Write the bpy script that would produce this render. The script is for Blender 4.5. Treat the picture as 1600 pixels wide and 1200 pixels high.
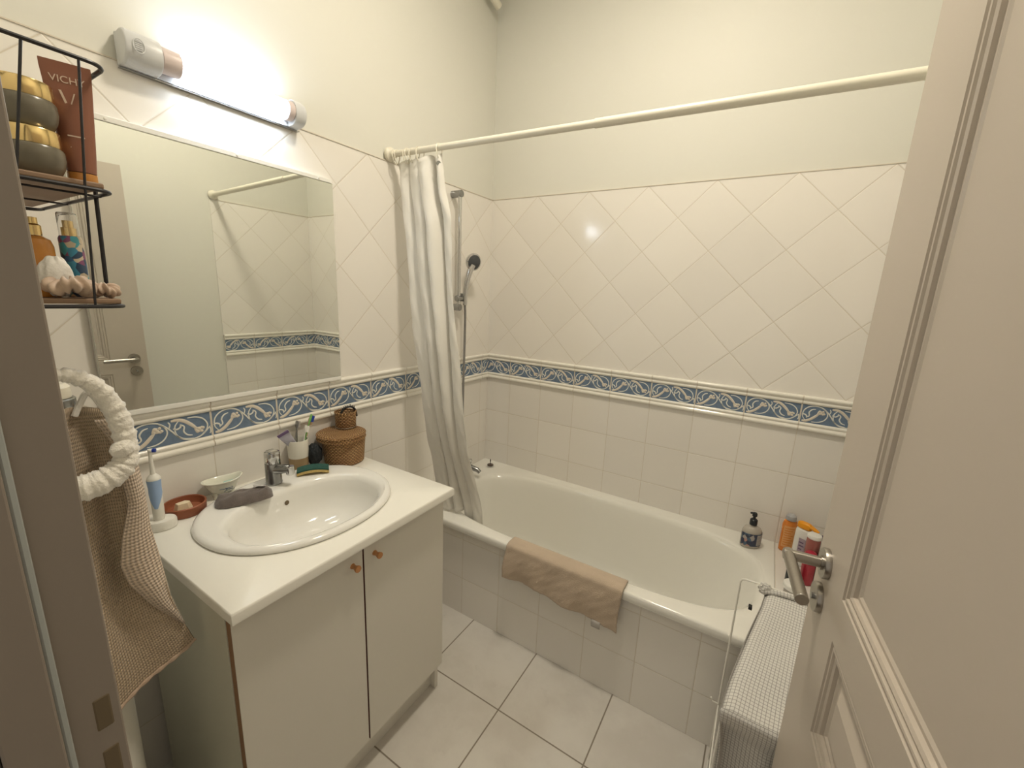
import bpy, bmesh, math, random
from mathutils import Vector, Matrix
random.seed(7)
for o in list(bpy.data.objects): bpy.data.objects.remove(o, do_unlink=True)
SC = bpy.context.scene
COL = SC.collection
PI = math.pi
V = Vector

# ---------------------------------------------------------------- camera
cd = bpy.data.cameras.new('camera'); cam = bpy.data.objects.new('camera', cd); COL.objects.link(cam); SC.camera = cam
CX, CY, CZ, YAW, PITCH, ROLL = 1.40664, -2.03176, 1.48791, 0.544295, -0.213428, 0.0439244
fw = V((-math.sin(YAW)*math.cos(PITCH), math.cos(YAW)*math.cos(PITCH), math.sin(PITCH)))
rt = V((math.cos(YAW), math.sin(YAW), 0)); up = rt.cross(fw)
r2 = rt*math.cos(ROLL) + up*math.sin(ROLL); u2 = -rt*math.sin(ROLL) + up*math.cos(ROLL)
cam.matrix_world = Matrix(((r2.x, u2.x, -fw.x, CX), (r2.y, u2.y, -fw.y, CY), (r2.z, u2.z, -fw.z, CZ), (0, 0, 0, 1)))
cd.sensor_width = 36; cd.lens = 651.53/1600*36; cd.clip_start = 0.02

# ---------------------------------------------------------------- world, light, exposure
w = bpy.data.worlds.new('world'); SC.world = w; w.use_nodes = True
w.node_tree.nodes['Background'].inputs[0].default_value = (0.95, 0.86, 0.72, 1)
w.node_tree.nodes['Background'].inputs[1].default_value = 0.27
SC.view_settings.view_transform = 'Standard'; SC.view_settings.look = 'None'
SC.view_settings.gamma = 1; SC.view_settings.exposure = 0.86
try: SC.view_settings.use_curve_mapping = False
except Exception: pass
TUBE_POWER = 13.5      # strip light above the mirror (emission of its tube)
CEIL_POWER = 88.0      # ceiling lamp, out of frame
CEIL_COL = (1.0, 0.90, 0.745)

# ---------------------------------------------------------------- node helpers
class NB:
    def __init__(s, name):
        s.m = bpy.data.materials.new(name); s.m.use_nodes = True; s.t = s.m.node_tree; s.n = s.t.nodes; s.l = s.t.links
        s.b = s.n['Principled BSDF']
    def new(s, typ, **k):
        n = s.n.new(typ)
        for a, b in k.items(): setattr(n, a, b)
        return n
    def put(s, sock, v):
        if isinstance(v, bpy.types.NodeSocket): s.l.new(v, sock)
        else: sock.default_value = v
    def math(s, op, a, b=None, c=None):
        n = s.new('ShaderNodeMath', operation=op); s.put(n.inputs[0], a)
        if b is not None: s.put(n.inputs[1], b)
        if c is not None: s.put(n.inputs[2], c)
        return n.outputs[0]
    def mix(s, f, a, b):
        n = s.new('ShaderNodeMix', data_type='RGBA'); s.put(n.inputs[0], f)
        s.put(n.inputs[6], a if isinstance(a, bpy.types.NodeSocket) else (*a[:3], 1)); s.put(n.inputs[7], b if isinstance(b, bpy.types.NodeSocket) else (*b[:3], 1))
        return n.outputs[2]
    def noise(s, scale, detail=3, vec=None, rough=.5):
        n = s.new('ShaderNodeTexNoise'); n.inputs['Scale'].default_value = scale; n.inputs['Detail'].default_value = detail; n.inputs['Roughness'].default_value = rough
        if vec is None: vec = s.new('ShaderNodeTexCoord').outputs['Object']
        s.l.new(vec, n.inputs['Vector']); return n.outputs['Fac']
    def bump(s, h, strength=.3, dist=.002):
        n = s.new('ShaderNodeBump'); n.inputs['Strength'].default_value = strength; n.inputs['Distance'].default_value = dist
        s.l.new(h, n.inputs['Height']); s.l.new(n.outputs[0], s.b.inputs['Normal']); return n
    def xyz(s, which='Object'):
        tc = s.new('ShaderNodeTexCoord'); x = s.new('ShaderNodeSeparateXYZ'); s.l.new(tc.outputs[which], x.inputs[0]); return x.outputs
    def smooth(s, v, a, b, lo=0., hi=1.):
        n = s.new('ShaderNodeMapRange', interpolation_type='SMOOTHSTEP'); s.put(n.inputs[0], v); n.inputs[1].default_value = a; n.inputs[2].default_value = b
        n.inputs[3].default_value = lo; n.inputs[4].default_value = hi; return n.outputs[0]

def mat(name, col, rough=.5, metal=0, noise=None, bump=None, trans=0, ior=1.45, coat=0, sheen=0, sss=0, emit=None, es=0, spec=None, alpha=None):
    k = NB(name); b = k.b
    b.inputs['Base Color'].default_value = (*col, 1); b.inputs['Roughness'].default_value = rough; b.inputs['Metallic'].default_value = metal
    b.inputs['Transmission Weight'].default_value = trans; b.inputs['IOR'].default_value = ior; b.inputs['Coat Weight'].default_value = coat
    b.inputs['Sheen Weight'].default_value = sheen
    if spec is not None: b.inputs['Specular IOR Level'].default_value = spec
    if sss: b.inputs['Subsurface Weight'].default_value = sss; b.inputs['Subsurface Radius'].default_value = (.01, .008, .006)
    if emit: b.inputs['Emission Color'].default_value = (*emit, 1); b.inputs['Emission Strength'].default_value = es
    if noise:  # (scale, amount)
        f = k.noise(noise[0], 4); c2 = tuple(max(0, c*(1-noise[1])) for c in col)
        k.l.new(k.mix(f, col, c2), b.inputs['Base Color'])
    if bump:   # (scale, strength, dist)
        k.bump(k.noise(bump[0], 5), bump[1], bump[2])
    return k.m

# tile layout measured on the walls (metres)
TD = 0.2831; ZB = 0.990; ZT = 1.1358; TX0 = 0.164
TILE = (0.85, 0.815, 0.755); GROUT = (0.68, 0.62, 0.52)

def tile_mat(name, mode, axis, x0, d2=TD, rowz=(ZB, .2)):
    """glazed wall tiles: mode diamond (tiles on their points) or square"""
    k = NB(name); P = k.xyz(); u = P[axis]; z = P[2]
    if mode == 'diamond':
        wv = k.math('SUBTRACT', z, ZT)
        a = k.math('DIVIDE', k.math('ADD', u, wv), d2); b = k.math('DIVIDE', k.math('SUBTRACT', u, wv), d2)
    else:
        a = k.math('DIVIDE', k.math('SUBTRACT', u, x0), .2); b = k.math('DIVIDE', k.math('SUBTRACT', z, rowz[0]), rowz[1])
    fa = k.math('FLOOR', a); fb = k.math('FLOOR', b)
    da = k.math('PINGPONG', a, .5); db = k.math('PINGPONG', b, .5)
    d = k.math('MULTIPLY', k.math('MINIMUM', da, db), .2)
    g = k.smooth(d, .0007, .0017)          # 0 in the grout, 1 on the tile
    cell = k.new('ShaderNodeCombineXYZ'); k.l.new(fa, cell.inputs[0]); k.l.new(fb, cell.inputs[1])
    wn = k.new('ShaderNodeTexWhiteNoise'); k.l.new(cell.outputs[0], wn.inputs['Vector'])
    tone = k.mix(wn.outputs['Value'], tuple(c*.97 for c in TILE), tuple(min(1, c*1.02) for c in TILE))
    k.l.new(k.mix(g, GROUT, tone), k.b.inputs['Base Color'])
    k.l.new(k.smooth(g, 0, 1, .7, .13), k.b.inputs['Roughness'])
    h = k.math('ADD', k.smooth(d, .0003, .0035), k.math('MULTIPLY', k.noise(9, 2), .12))
    k.bump(h, .45, .0016)
    return k.m

def floor_mat():
    k = NB('floor_tiles_grey'); P = k.xyz(); T = .3314
    a = k.math('DIVIDE', k.math('SUBTRACT', P[0], .4364), T); b = k.math('DIVIDE', k.math('SUBTRACT', P[1], -.9725), T)
    d = k.math('MULTIPLY', k.math('MINIMUM', k.math('PINGPONG', a, .5), k.math('PINGPONG', b, .5)), T)
    g = k.smooth(d, .0018, .0030)
    n1 = k.noise(3.2, 6, None, .6); n2 = k.noise(14, 8, None, .7)
    base = k.mix(k.smooth(n1, .35, .65), (.62, .585, .53), (.71, .68, .625))
    base = k.mix(k.smooth(n2, .55, .75, 0, .35), base, (.53, .50, .45))
    k.l.new(k.mix(g, (.25, .215, .17), base), k.b.inputs['Base Color'])
    k.l.new(k.smooth(g, 0, 1, .8, .33), k.b.inputs['Roughness'])
    k.bump(k.math('ADD', g, k.math('MULTIPLY', n2, .15)), .4, .0015)
    return k.m

M = {}
M['floor'] = floor_mat()
M['paint'] = mat('cream_wall_paint', (.74, .73, .66), .55, bump=(60, .06, .002), noise=(2, .02))
M['ceiling'] = mat('ceiling_paint', (.80, .78, .70), .8)
M['dia_x'] = tile_mat('diamond_tiles_along_x', 'diamond', 0, 0)
M['dia_y'] = tile_mat('diamond_tiles_along_y', 'diamond', 1, 0)
M['sq_x'] = tile_mat('square_tiles_along_x', 'square', 0, TX0)
M['sq_y'] = tile_mat('square_tiles_along_y', 'square', 1, -.07)
M['grout'] = mat('grout', GROUT, .85)
M['moulding'] = mat('cream_glazed_moulding', (.87, .84, .76), .14, bump=(25, .06, .001))
M['blue'] = mat('blue_glaze', (.20, .28, .40), .2, noise=(60, .45))
M['scroll'] = mat('cream_scroll_glaze', (.80, .79, .73), .25)
M['stem'] = mat('tan_scroll_glaze', (.74, .67, .57), .25)
M['door'] = mat('door_paint', (.55, .485, .41), .42, bump=(35, .05, .001))
M['jamb'] = mat('door_frame_paint', (.30, .255, .21), .45, bump=(20, .06, .001), noise=(6, .05))
M['gasket'] = mat('grey_blue_gasket', (.36, .38, .36), .6)
M['hole'] = mat('strike_recess', (.16, .12, .07), .8)
M['steel'] = mat('brushed_steel', (.42, .39, .35), .3, metal=1, noise=(180, .18))
M['chrome'] = mat('chrome', (.62, .62, .62), .08, metal=1)
M['dullchrome'] = mat('dull_chrome', (.33, .335, .335), .22, metal=1)
M['enamel'] = mat('bath_enamel', (.88, .865, .80), .11, coat=.3)
M['ceramic'] = mat('sink_ceramic', (.85, .835, .785), .09, coat=.3)
M['worktop'] = mat('white_worktop', (.87, .85, .775), .32)
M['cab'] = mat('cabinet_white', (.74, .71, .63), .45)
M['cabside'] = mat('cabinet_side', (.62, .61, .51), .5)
M['edge'] = mat('brown_edge_band', (.30, .17, .09), .6)
M['rededge'] = mat('dark_red_edge', (.13, .035, .025), .5)
M['wood_knob'] = mat('knob_wood', (.62, .29, .11), .35, noise=(60, .3))
M['dark'] = mat('black', (.012, .012, .012), .5)
M['black_plastic'] = mat('black_plastic', (.018, .022, .026), .3)
M['wire_black'] = mat('black_wire', (.018, .016, .018), .4)
M['white_plastic'] = mat('white_plastic', (.82, .80, .73), .3)
M['white'] = mat('plain_white', (.86, .85, .80), .35)
M['rod'] = mat('cream_rod', (.80, .76, .64), .28)
M['wood_board'] = mat('shelf_board_wood', (.34, .22, .14), .5, noise=(30, .25))
M['gold'] = mat('gold_lid', (.80, .60, .28), .2, metal=1)
M['jar'] = mat('smoked_jar', (.17, .15, .11), .25)
M['tube'] = mat('brown_tube', (.24, .095, .055), .38)
M['tubecap'] = mat('amber_cap', (.55, .25, .06), .2)
M['lettering'] = mat('pale_lettering', (.68, .55, .44), .5)
M['amber'] = mat('amber_glass', (.62, .27, .06), .12)
M['terracotta'] = mat('terracotta', (.34, .115, .055), .5, noise=(40, .2))
M['soap'] = mat('beige_soap', (.80, .67, .47), .45, sss=.2)
M['porcelain'] = mat('porcelain_cream', (.80, .79, .67), .12, coat=.3)
M['inkblue'] = mat('ink_blue_print', (.10, .14, .20), .3)
M['teal'] = mat('teal_soap', (.30, .58, .52), .25)
M['cup'] = mat('cup_ceramic', (.76, .73, .64), .22)
M['cup_base'] = mat('cup_brown_base', (.36, .255, .135), .5)
M['green'] = mat('green_plastic', (.22, .50, .13), .3)
M['royal'] = mat('blue_bristles', (.02, .05, .35), .4)
M['bluegrip'] = mat('blue_grip', (.33, .47, .72), .4)
M['tan'] = mat('tan_plastic', (.62, .45, .28), .4)
M['paste'] = mat('toothpaste_tube_lilac', (.52, .50, .58), .35, noise=(45, .35))
M['paste2'] = mat('toothpaste_purple', (.16, .10, .22), .4)
M['scour'] = mat('green_scourer', (.035, .12, .095), .95, bump=(300, .9, .003), noise=(90, .5))
M['sponge'] = mat('yellow_sponge', (.72, .53, .20), .9, bump=(220, .9, .003), noise=(160, .3))
M['pouf'] = mat('black_mesh_pouf', (.012, .015, .017), .7, bump=(150, 1, .004))
M['mitt'] = mat('grey_terry', (.21, .17, .15), 1, bump=(500, 1, .004), noise=(70, .45), sheen=.4)
M['label'] = mat('grey_label', (.50, .47, .44), .7)
M['matcloth'] = mat('tan_towel', (.64, .51, .385), .95, bump=(350, .7, .003), noise=(12, .22), sheen=.2)
M['plush'] = mat('cream_plush', (.88, .84, .76), 1, bump=(110, .9, .006), sheen=.8, noise=(30, .06))
M['satin'] = mat('beige_satin', (.58, .43, .32), .5, sheen=.3, noise=(30, .15))
M['cotton'] = mat('white_gauze', (.84, .81, .76), .8, bump=(80, .8, .004))
M['orange'] = mat('orange_gel', (.78, .25, .04), .12, coat=.5)
M['orange_label'] = mat('orange_print', (.85, .42, .15), .35)
M['orangecap'] = mat('orange_cap', (.90, .36, .01), .3)
M['greycap'] = mat('grey_cap', (.42, .42, .43), .2)
M['pink'] = mat('brownish_pink', (.36, .12, .10), .2, coat=.4)
M['red'] = mat('dark_red', (.36, .02, .035), .22, coat=.4)
M['maroon'] = mat('dark_brown_plastic', (.05, .035, .03), .3)
M['liquid'] = mat('clear_grey_plastic', (.50, .46, .40), .12, coat=.5)
M['fabric_edge'] = mat('hamper_hem', (.40, .37, .33), .9)

def lamp_mat():
    return mat('lit_tube', (1, 1, 1), .5, emit=(.76, .87, 1.0), es=TUBE_POWER)
M['lit'] = lamp_mat()
M['lamp_housing'] = mat('lamp_housing', (.66, .67, .68), .35)
M['lamp_end'] = mat('lamp_end_pink', (.70, .60, .58), .4)

def mirror_mat():
    k = NB('mirror_silver'); b = k.b; b.inputs['Metallic'].default_value = 1; b.inputs['Roughness'].default_value = .012
    b.inputs['Base Color'].default_value = (.81, .83, .785, 1); return k.m
M['mirror'] = mirror_mat()

def cloth_mat(name, col, kind, trl=0):
    """woven cloth from the piece's own UV (metres)"""
    k = NB(name); P = k.xyz('UV'); b = k.b; b.inputs['Roughness'].default_value = .95; b.inputs['Sheen Weight'].default_value = .2
    if kind == 'waffle':
        s = 2*PI/.0072
        su = k.math('SINE', k.math('MULTIPLY', P[0], s)); sv = k.math('SINE', k.math('MULTIPLY', P[1], s))
        h = k.math('MULTIPLY', k.math('ADD', k.math('ADD', su, sv), 2), .25)
        nz = k.noise(220, 3)
        k.l.new(k.mix(k.smooth(h, .18, .55), tuple(c*.62 for c in col), col), b.inputs['Base Color'])
        k.bump(k.math('ADD', h, k.math('MULTIPLY', nz, .3)), 1, .003)
    elif kind == 'check':
        T = .0078
        d = k.math('MULTIPLY', k.math('MINIMUM', k.math('PINGPONG', k.math('DIVIDE', P[0], T), .5), k.math('PINGPONG', k.math('DIVIDE', P[1], T), .5)), T)
        g = k.smooth(d, .00025, .0008)
        k.l.new(k.mix(g, (.30, .285, .26), col), b.inputs['Base Color']); k.bump(k.noise(40, 3), .3, .003)
    elif kind == 'curtain':
        nz = k.noise(6, 3); su = k.math('SINE', k.math('MULTIPLY', P[0], 2*PI/.0015))
        k.bump(k.math('ADD', k.math('MULTIPLY', nz, .6), k.math('MULTIPLY', su, .04)), .25, .006)
        b.inputs['Base Color'].default_value = (*col, 1); b.inputs['Roughness'].default_value = .6
        tr = k.new('ShaderNodeBsdfTranslucent'); tr.inputs[0].default_value = (*col, 1)
        mx = k.new('ShaderNodeMixShader'); mx.inputs[0].default_value = trl
        k.l.new(b.outputs[0], mx.inputs[1]); k.l.new(tr.outputs[0], mx.inputs[2]); k.l.new(mx.outputs[0], k.n['Material Output'].inputs[0])
    return k.m
M['waffle'] = cloth_mat('beige_waffle', (.66, .51, .36), 'waffle')
M['check'] = cloth_mat('checked_cotton', (.72, .70, .66), 'check')
M['curtain'] = cloth_mat('curtain_white', (.95, .925, .86), 'curtain', .18)

def wicker_mat():
    k = NB('wicker'); P = k.xyz('UV'); b = k.b; b.inputs['Roughness'].default_value = .55
    a = k.math('SINE', k.math('MULTIPLY', P[0], 2*PI/.0135)); row = k.math('FLOOR', k.math('DIVIDE', P[1], .0062))
    sg = k.math('SUBTRACT', k.math('MULTIPLY', k.math('MODULO', row, 2), 2), 1)
    wv = k.math('MULTIPLY', a, sg); rr = k.math('SINE', k.math('MULTIPLY', k.math('FRACT', k.math('DIVIDE', P[1], .0062)), PI))
    h = k.math('MULTIPLY', k.math('ADD', wv, 1.4), rr)
    c = k.mix(k.smooth(h, .1, 1.5), (.16, .07, .022), (.66, .40, .17))
    k.l.new(k.mix(k.smooth(k.noise(25, 4), .4, .7, 0, .5), c, (.30, .14, .05)), b.inputs['Base Color']); k.bump(h, .9, .003); return k.m
M['wicker'] = wicker_mat()

def print_mat(name, cols, scale, base):
    k = NB(name); v = k.new('ShaderNodeTexVoronoi'); v.inputs['Scale'].default_value = scale
    k.l.new(k.new('ShaderNodeTexCoord').outputs['Object'], v.inputs['Vector'])
    s = k.new('ShaderNodeSeparateColor'); k.l.new(v.outputs['Color'], s.inputs[0])
    r = k.new('ShaderNodeValToRGB'); r.color_ramp.interpolation = 'CONSTANT'
    for i, c in enumerate(cols):
        e = r.color_ramp.elements[i] if i < 2 else r.color_ramp.elements.new(i/len(cols)); e.position = i/len(cols); e.color = (*c, 1)
    k.l.new(s.outputs[0], r.inputs[0]); k.l.new(r.outputs[0], k.b.inputs['Base Color']); k.b.inputs['Roughness'].default_value = .3
    return k.m
M['floral'] = print_mat('floral_print', [(.03, .04, .09), (.42, .38, .36), (.08, .13, .20), (.50, .28, .24), (.03, .05, .10), (.04, .05, .09)], 75, None)
M['tropic'] = print_mat('tropical_print', [(.02, .05, .10), (.04, .22, .34), (.02, .10, .22), (.20, .06, .14), (.05, .30, .36), (.5, .42, .3)], 70, None)

# ---------------------------------------------------------------- mesh helpers
class MB:
    """collects shapes; .build links them as ONE mesh object"""
    def __init__(s): s.v = []; s.f = []; s.uv = {}; s.mi = []; s.cur = 0
    def add(s, vs, fs, uvs=None):
        o = len(s.v); s.v += [tuple(p) for p in vs]
        for i, f in enumerate(fs):
            if uvs: s.uv[len(s.f)] = uvs[i]
            s.f.append([q+o for q in f]); s.mi.append(s.cur)
        return s
    def box(s, a, b):
        x0, y0, z0 = a; x1, y1, z1 = b
        return s.add([(x0,y0,z0),(x1,y0,z0),(x1,y1,z0),(x0,y1,z0),(x0,y0,z1),(x1,y0,z1),(x1,y1,z1),(x0,y1,z1)],
                     [(0,3,2,1),(4,5,6,7),(0,1,5,4),(1,2,6,5),(2,3,7,6),(3,0,4,7)])
    def rings(s, rings, closed=True, cap0=True, cap1=True, us=None, vs=None):
        n = len(rings[0]); vv = [p for r in rings for p in r]; ff = []; uu = []
        m = n if closed else n-1
        if us is None:
            us = [0]; big = max(rings, key=lambda q: sum((V(q[(i+1) % n])-V(q[i])).length for i in range(n)))
            for i in range(n): us.append(us[-1] + (V(big[(i+1) % n])-V(big[i])).length)
        if vs is None:
            vs = [0]
            for j in range(len(rings)-1): vs.append(vs[-1] + (V(rings[j+1][0])-V(rings[j][0])).length)
        for j in range(len(rings)-1):
            for i in range(m):
                k = (i+1) % n
                ff.append((j*n+i, j*n+k, (j+1)*n+k, (j+1)*n+i)); uu.append([(us[i], vs[j]), (us[i+1], vs[j]), (us[i+1], vs[j+1]), (us[i], vs[j+1])])
        if closed and cap0: ff.append(tuple(range(n))[::-1]); uu.append([(vv[q][0], vv[q][1]) for q in range(n)][::-1])
        if closed and cap1:
            o = (len(rings)-1)*n; ff.append(tuple(o+i for i in range(n))); uu.append([(vv[o+q][0], vv[o+q][1]) for q in range(n)])
        return s.add(vv, ff, uu)
    def lathe(s, prof, c=(0,0,0), n=32, sx=1, sy=1, axis='z', cap0=True, cap1=True, rot=None):
        R = []
        for r, h in prof:
            ring = []
            for i in range(n):
                t = 2*PI*i/n; p = V((r*math.cos(t)*sx, r*math.sin(t)*sy, h))
                if axis == 'x': p = V((p.z, p.x, p.y))
                if axis == 'y': p = V((p.y, p.z, p.x))
                if rot is not None: p = rot @ p
                ring.append(p + V(c))
            R.append(ring)
        return s.rings(R, True, cap0, cap1)
    def tube(s, path, r, n=10, closed=False, cap=True):
        P = [V(p) for p in path]; N = len(P); R = []
        rr = r if isinstance(r, (list, tuple)) else [r]*N
        T = []
        for i in range(N):
            if closed: t = P[(i+1) % N]-P[i-1]
            else: t = P[min(i+1, N-1)]-P[max(i-1, 0)]
            T.append(t.normalized())
        a = V((0,0,1)) if abs(T[0].z) < .9 else V((1,0,0))
        u = T[0].cross(a).normalized()
        for i in range(N):
            u = (u - T[i]*u.dot(T[i])).normalized(); w_ = T[i].cross(u)
            R.append([P[i] + (u*math.cos(2*PI*k/n) + w_*math.sin(2*PI*k/n))*rr[i] for k in range(n)])
        if closed: R.append(R[0]); return s.rings(R, True, False, False)
        return s.rings(R, True, cap, cap)
    def grid(s, fn, nu, nv, uvs=(1, 1), two=0):
        vv = [fn(i/(nu-1), j/(nv-1)) for j in range(nv) for i in range(nu)]
        ff = []; uu = []
        for j in range(nv-1):
            for i in range(nu-1):
                ff.append((j*nu+i, j*nu+i+1, (j+1)*nu+i+1, (j+1)*nu+i))
                uu.append([(a/(nu-1)*uvs[0], b/(nv-1)*uvs[1]) for a, b in ((i,j),(i+1,j),(i+1,j+1),(i,j+1))])
        return s.add(vv, ff, uu)
    def build(s, name, m, parent=None, smooth=True, bevel=0, seg=2, solid=0, sub=0, loc=None, angle=35):
        me = bpy.data.meshes.new(name); me.from_pydata(s.v, [], s.f)
        if s.uv:
            ul = me.uv_layers.new(name='UVMap')
            for pi, p in enumerate(me.polygons):
                u = s.uv.get(pi)
                if u:
                    for a, li in enumerate(p.loop_indices): ul.data[li].uv = u[a]
        ms = m if isinstance(m, (list, tuple)) else [m]
        for q in ms: me.materials.append(q)
        for p, k in zip(me.polygons, s.mi): p.material_index = k
        bm = bmesh.new(); bm.from_mesh(me); bmesh.ops.recalc_face_normals(bm, faces=bm.faces); bm.to_mesh(me); bm.free()
        o = bpy.data.objects.new(name, me); COL.objects.link(o)
        if smooth:
            for p in me.polygons: p.use_smooth = True
            try: me.set_sharp_from_angle(angle=math.radians(angle))
            except Exception: pass
        if solid: q = o.modifiers.new('solid', 'SOLIDIFY'); q.thickness = solid; q.offset = 0
        if bevel: q = o.modifiers.new('bevel', 'BEVEL'); q.width = bevel; q.segments = seg; q.limit_method = 'ANGLE'; q.angle_limit = math.radians(40)
        if sub: q = o.modifiers.new('sub', 'SUBSURF'); q.levels = sub; q.render_levels = sub
        if parent is not None: o.parent = parent
        if loc: o.location = loc
        return o

def tag(o, label, cat, group=None):
    o['label'] = label; o['category'] = cat
    if group: o['group'] = group
    return o
def thing(name, label, cat, loc=(0,0,0), rz=0, group=None):
    """an Empty at the thing's base; parts are built in its local space"""
    o = bpy.data.objects.new(name, None); o.empty_display_size = .05; COL.objects.link(o); o.location = loc; o.rotation_euler = (0, 0, rz)
    return tag(o, label, cat, group)
def struct(o, label=None):
    o['kind'] = 'structure'
    if label: o['label'] = label
    return o
def box(a, b): return MB().box(a, b)
def lab(o, t): o['label'] = t; return o
def super_ring(cx, cy, ax0, ax1, ay, n, N, z, off=0):
    """closed outline, x half-size ax0 towards -x and ax1 towards +x"""
    R = []
    for i in range(N):
        t = 2*PI*(i+.5*off)/N; c, q = math.cos(t), math.sin(t); r = (abs(c)**n + abs(q)**n)**(-1/n)
        R.append((cx + r*c*(ax1 if c > 0 else ax0), cy + r*q*ay, z))
    return R
def catmull(P, k=8):
    P = [V(p) for p in P]; P = [P[0]*2-P[1]] + P + [P[-1]*2-P[-2]]; out = []
    for i in range(1, len(P)-2):
        for j in range(k):
            t = j/k; a, b, c, d = P[i-1], P[i], P[i+1], P[i+2]
            out.append(.5*((2*b) + (c-a)*t + (2*a-5*b+4*c-d)*t*t + (3*b-a-3*c+d)*t**3))
    out.append(P[-2]); return out
def lerp(a, b, t): return a + (b-a)*t
def interp(tab, x):
    for (a, b), (c, d) in zip(tab, tab[1:]):
        if (a-x)*(c-x) <= 0 and a != c: return b + (d-b)*(x-a)/(c-a)
    return tab[0][1] if abs(x-tab[0][0]) < abs(x-tab[-1][0]) else tab[-1][1]

# ================================================================ SETTING
W = 1.735; YF = -1.93; ZC = 3.05; ZTOP = ZT + 3*TD       # room width, front wall, ceiling, top of the wall tiles
DJX, DHX = 0.84, 1.640                                    # doorway opening
struct(box((-.02, -1.99, -.05), (W+.02, .02, 0)).build('floor', M['floor'], smooth=False))
struct(box((-2.0, -4.5, -.06), (3.2, -1.99, -.001)).build('floor_hall', mat('hall_floor', (.10, .065, .04), .5), smooth=False))
struct(box((-.1, -2.0, ZC), (W+.1, .1, ZC+.06)).build('ceiling', M['ceiling'], smooth=False))

wl = struct(box((-.10, -2.0, 0), (-.007, .007, ZC)).build('wall_left', M['paint'], smooth=False))
box((-.007, YF, ZT-.004), (0, 0, ZTOP)).build('tile_panel', M['dia_y'], wl, False)
box((-.007, YF, 0), (0, 0, ZB+.004)).build('tile_panel', M['sq_y'], wl, False)
wb = struct(box((-.10, .007, 0), (W+.10, .10, ZC)).build('wall_back', M['paint'], smooth=False))
box((0, 0, ZT-.004), (W, .007, ZTOP)).build('tile_panel', M['dia_x'], wb, False)
box((0, 0, 0), (W, .007, ZB+.004)).build('tile_panel', M['sq_x'], wb, False)
wr = struct(box((W+.007, -2.0, 0), (W+.10, .007, ZC)).build('wall_right', M['paint'], smooth=False))
box((W, -.66, ZT-.004), (W+.007, 0, ZTOP)).build('tile_panel', M['dia_y'], wr, False)
box((W, -.66, 0), (W+.007, 0, ZB+.004)).build('tile_panel', M['sq_y'], wr, False)
for par, a, b in ((wl, (-.007, YF, ZTOP), (.0025, 0, ZTOP+.003)), (wb, (.0, -.0025, ZTOP), (W, .007, ZTOP+.003)), (wr, (W-.0025, -.66, ZTOP), (W+.007, 0, ZTOP+.003))):
    box(a, b).build('edge_bead', M['grout'], par, False)
fb = MB().box((-.1, YF-.08, 0), (DJX-.035, YF, ZC)).box((DHX+.035, YF-.08, 0), (W+.1, YF, ZC)).box((DJX-.035, YF-.08, 2.07), (DHX+.035, YF, ZC))
struct(fb.build('wall_front', M['paint'], smooth=False))

# moulded border: white mouldings above and below a blue strip of scrolls
PROF = [(0,0),(0,.008),(.004,.013),(.010,.0145),(.015,.013),(.018,.009),(.021,.0075),(.024,.010),(.028,.0115),(.032,.010),(.035,.007),(.036,.004)]
PTOP = [(.110,.004),(.112,.008),(.116,.0105),(.121,.0105),(.125,.007),(.128,.0075),(.131,.012),(.136,.0145),(.141,.0145),(.145,.010),(.1458,.006),(.1458,0)]
HB = .074
L = [  # left half of the tile motif: (points, width, material)
 ([(0,.007),(.018,.007),(.034,.015),(.048,.028),(.060,.042)], .0070, 3),
 ([(.018,.010),(.008,.026),(.010,.050),(.026,.067),(.048,.072),(.070,.067),(.088,.052),(.100,.037),(.112,.020),(.128,.008),(.150,.004)], .0030, 2),
 ([(.040,.006),(.062,.008),(.080,.018),(.089,.036),(.084,.054),(.070,.066)], .0028, 2),
 ([(.022,.022),(.030,.030),(.028,.044),(.036,.056),(.048,.060)], .0032, 2),
 ([(.003,.030),(.012,.034),(.021,.029),(.022,.020)], .0034, 2),
 ([(.056,.040),(.060,.050),(.068,.054)], .0050, 3),
 ([(.060,.042),(.070,.043),(.076,.040)], .0050, 3),
 ([(.094,.046),(.097,.058),(.093,.066)], .0026, 2),
]
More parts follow.
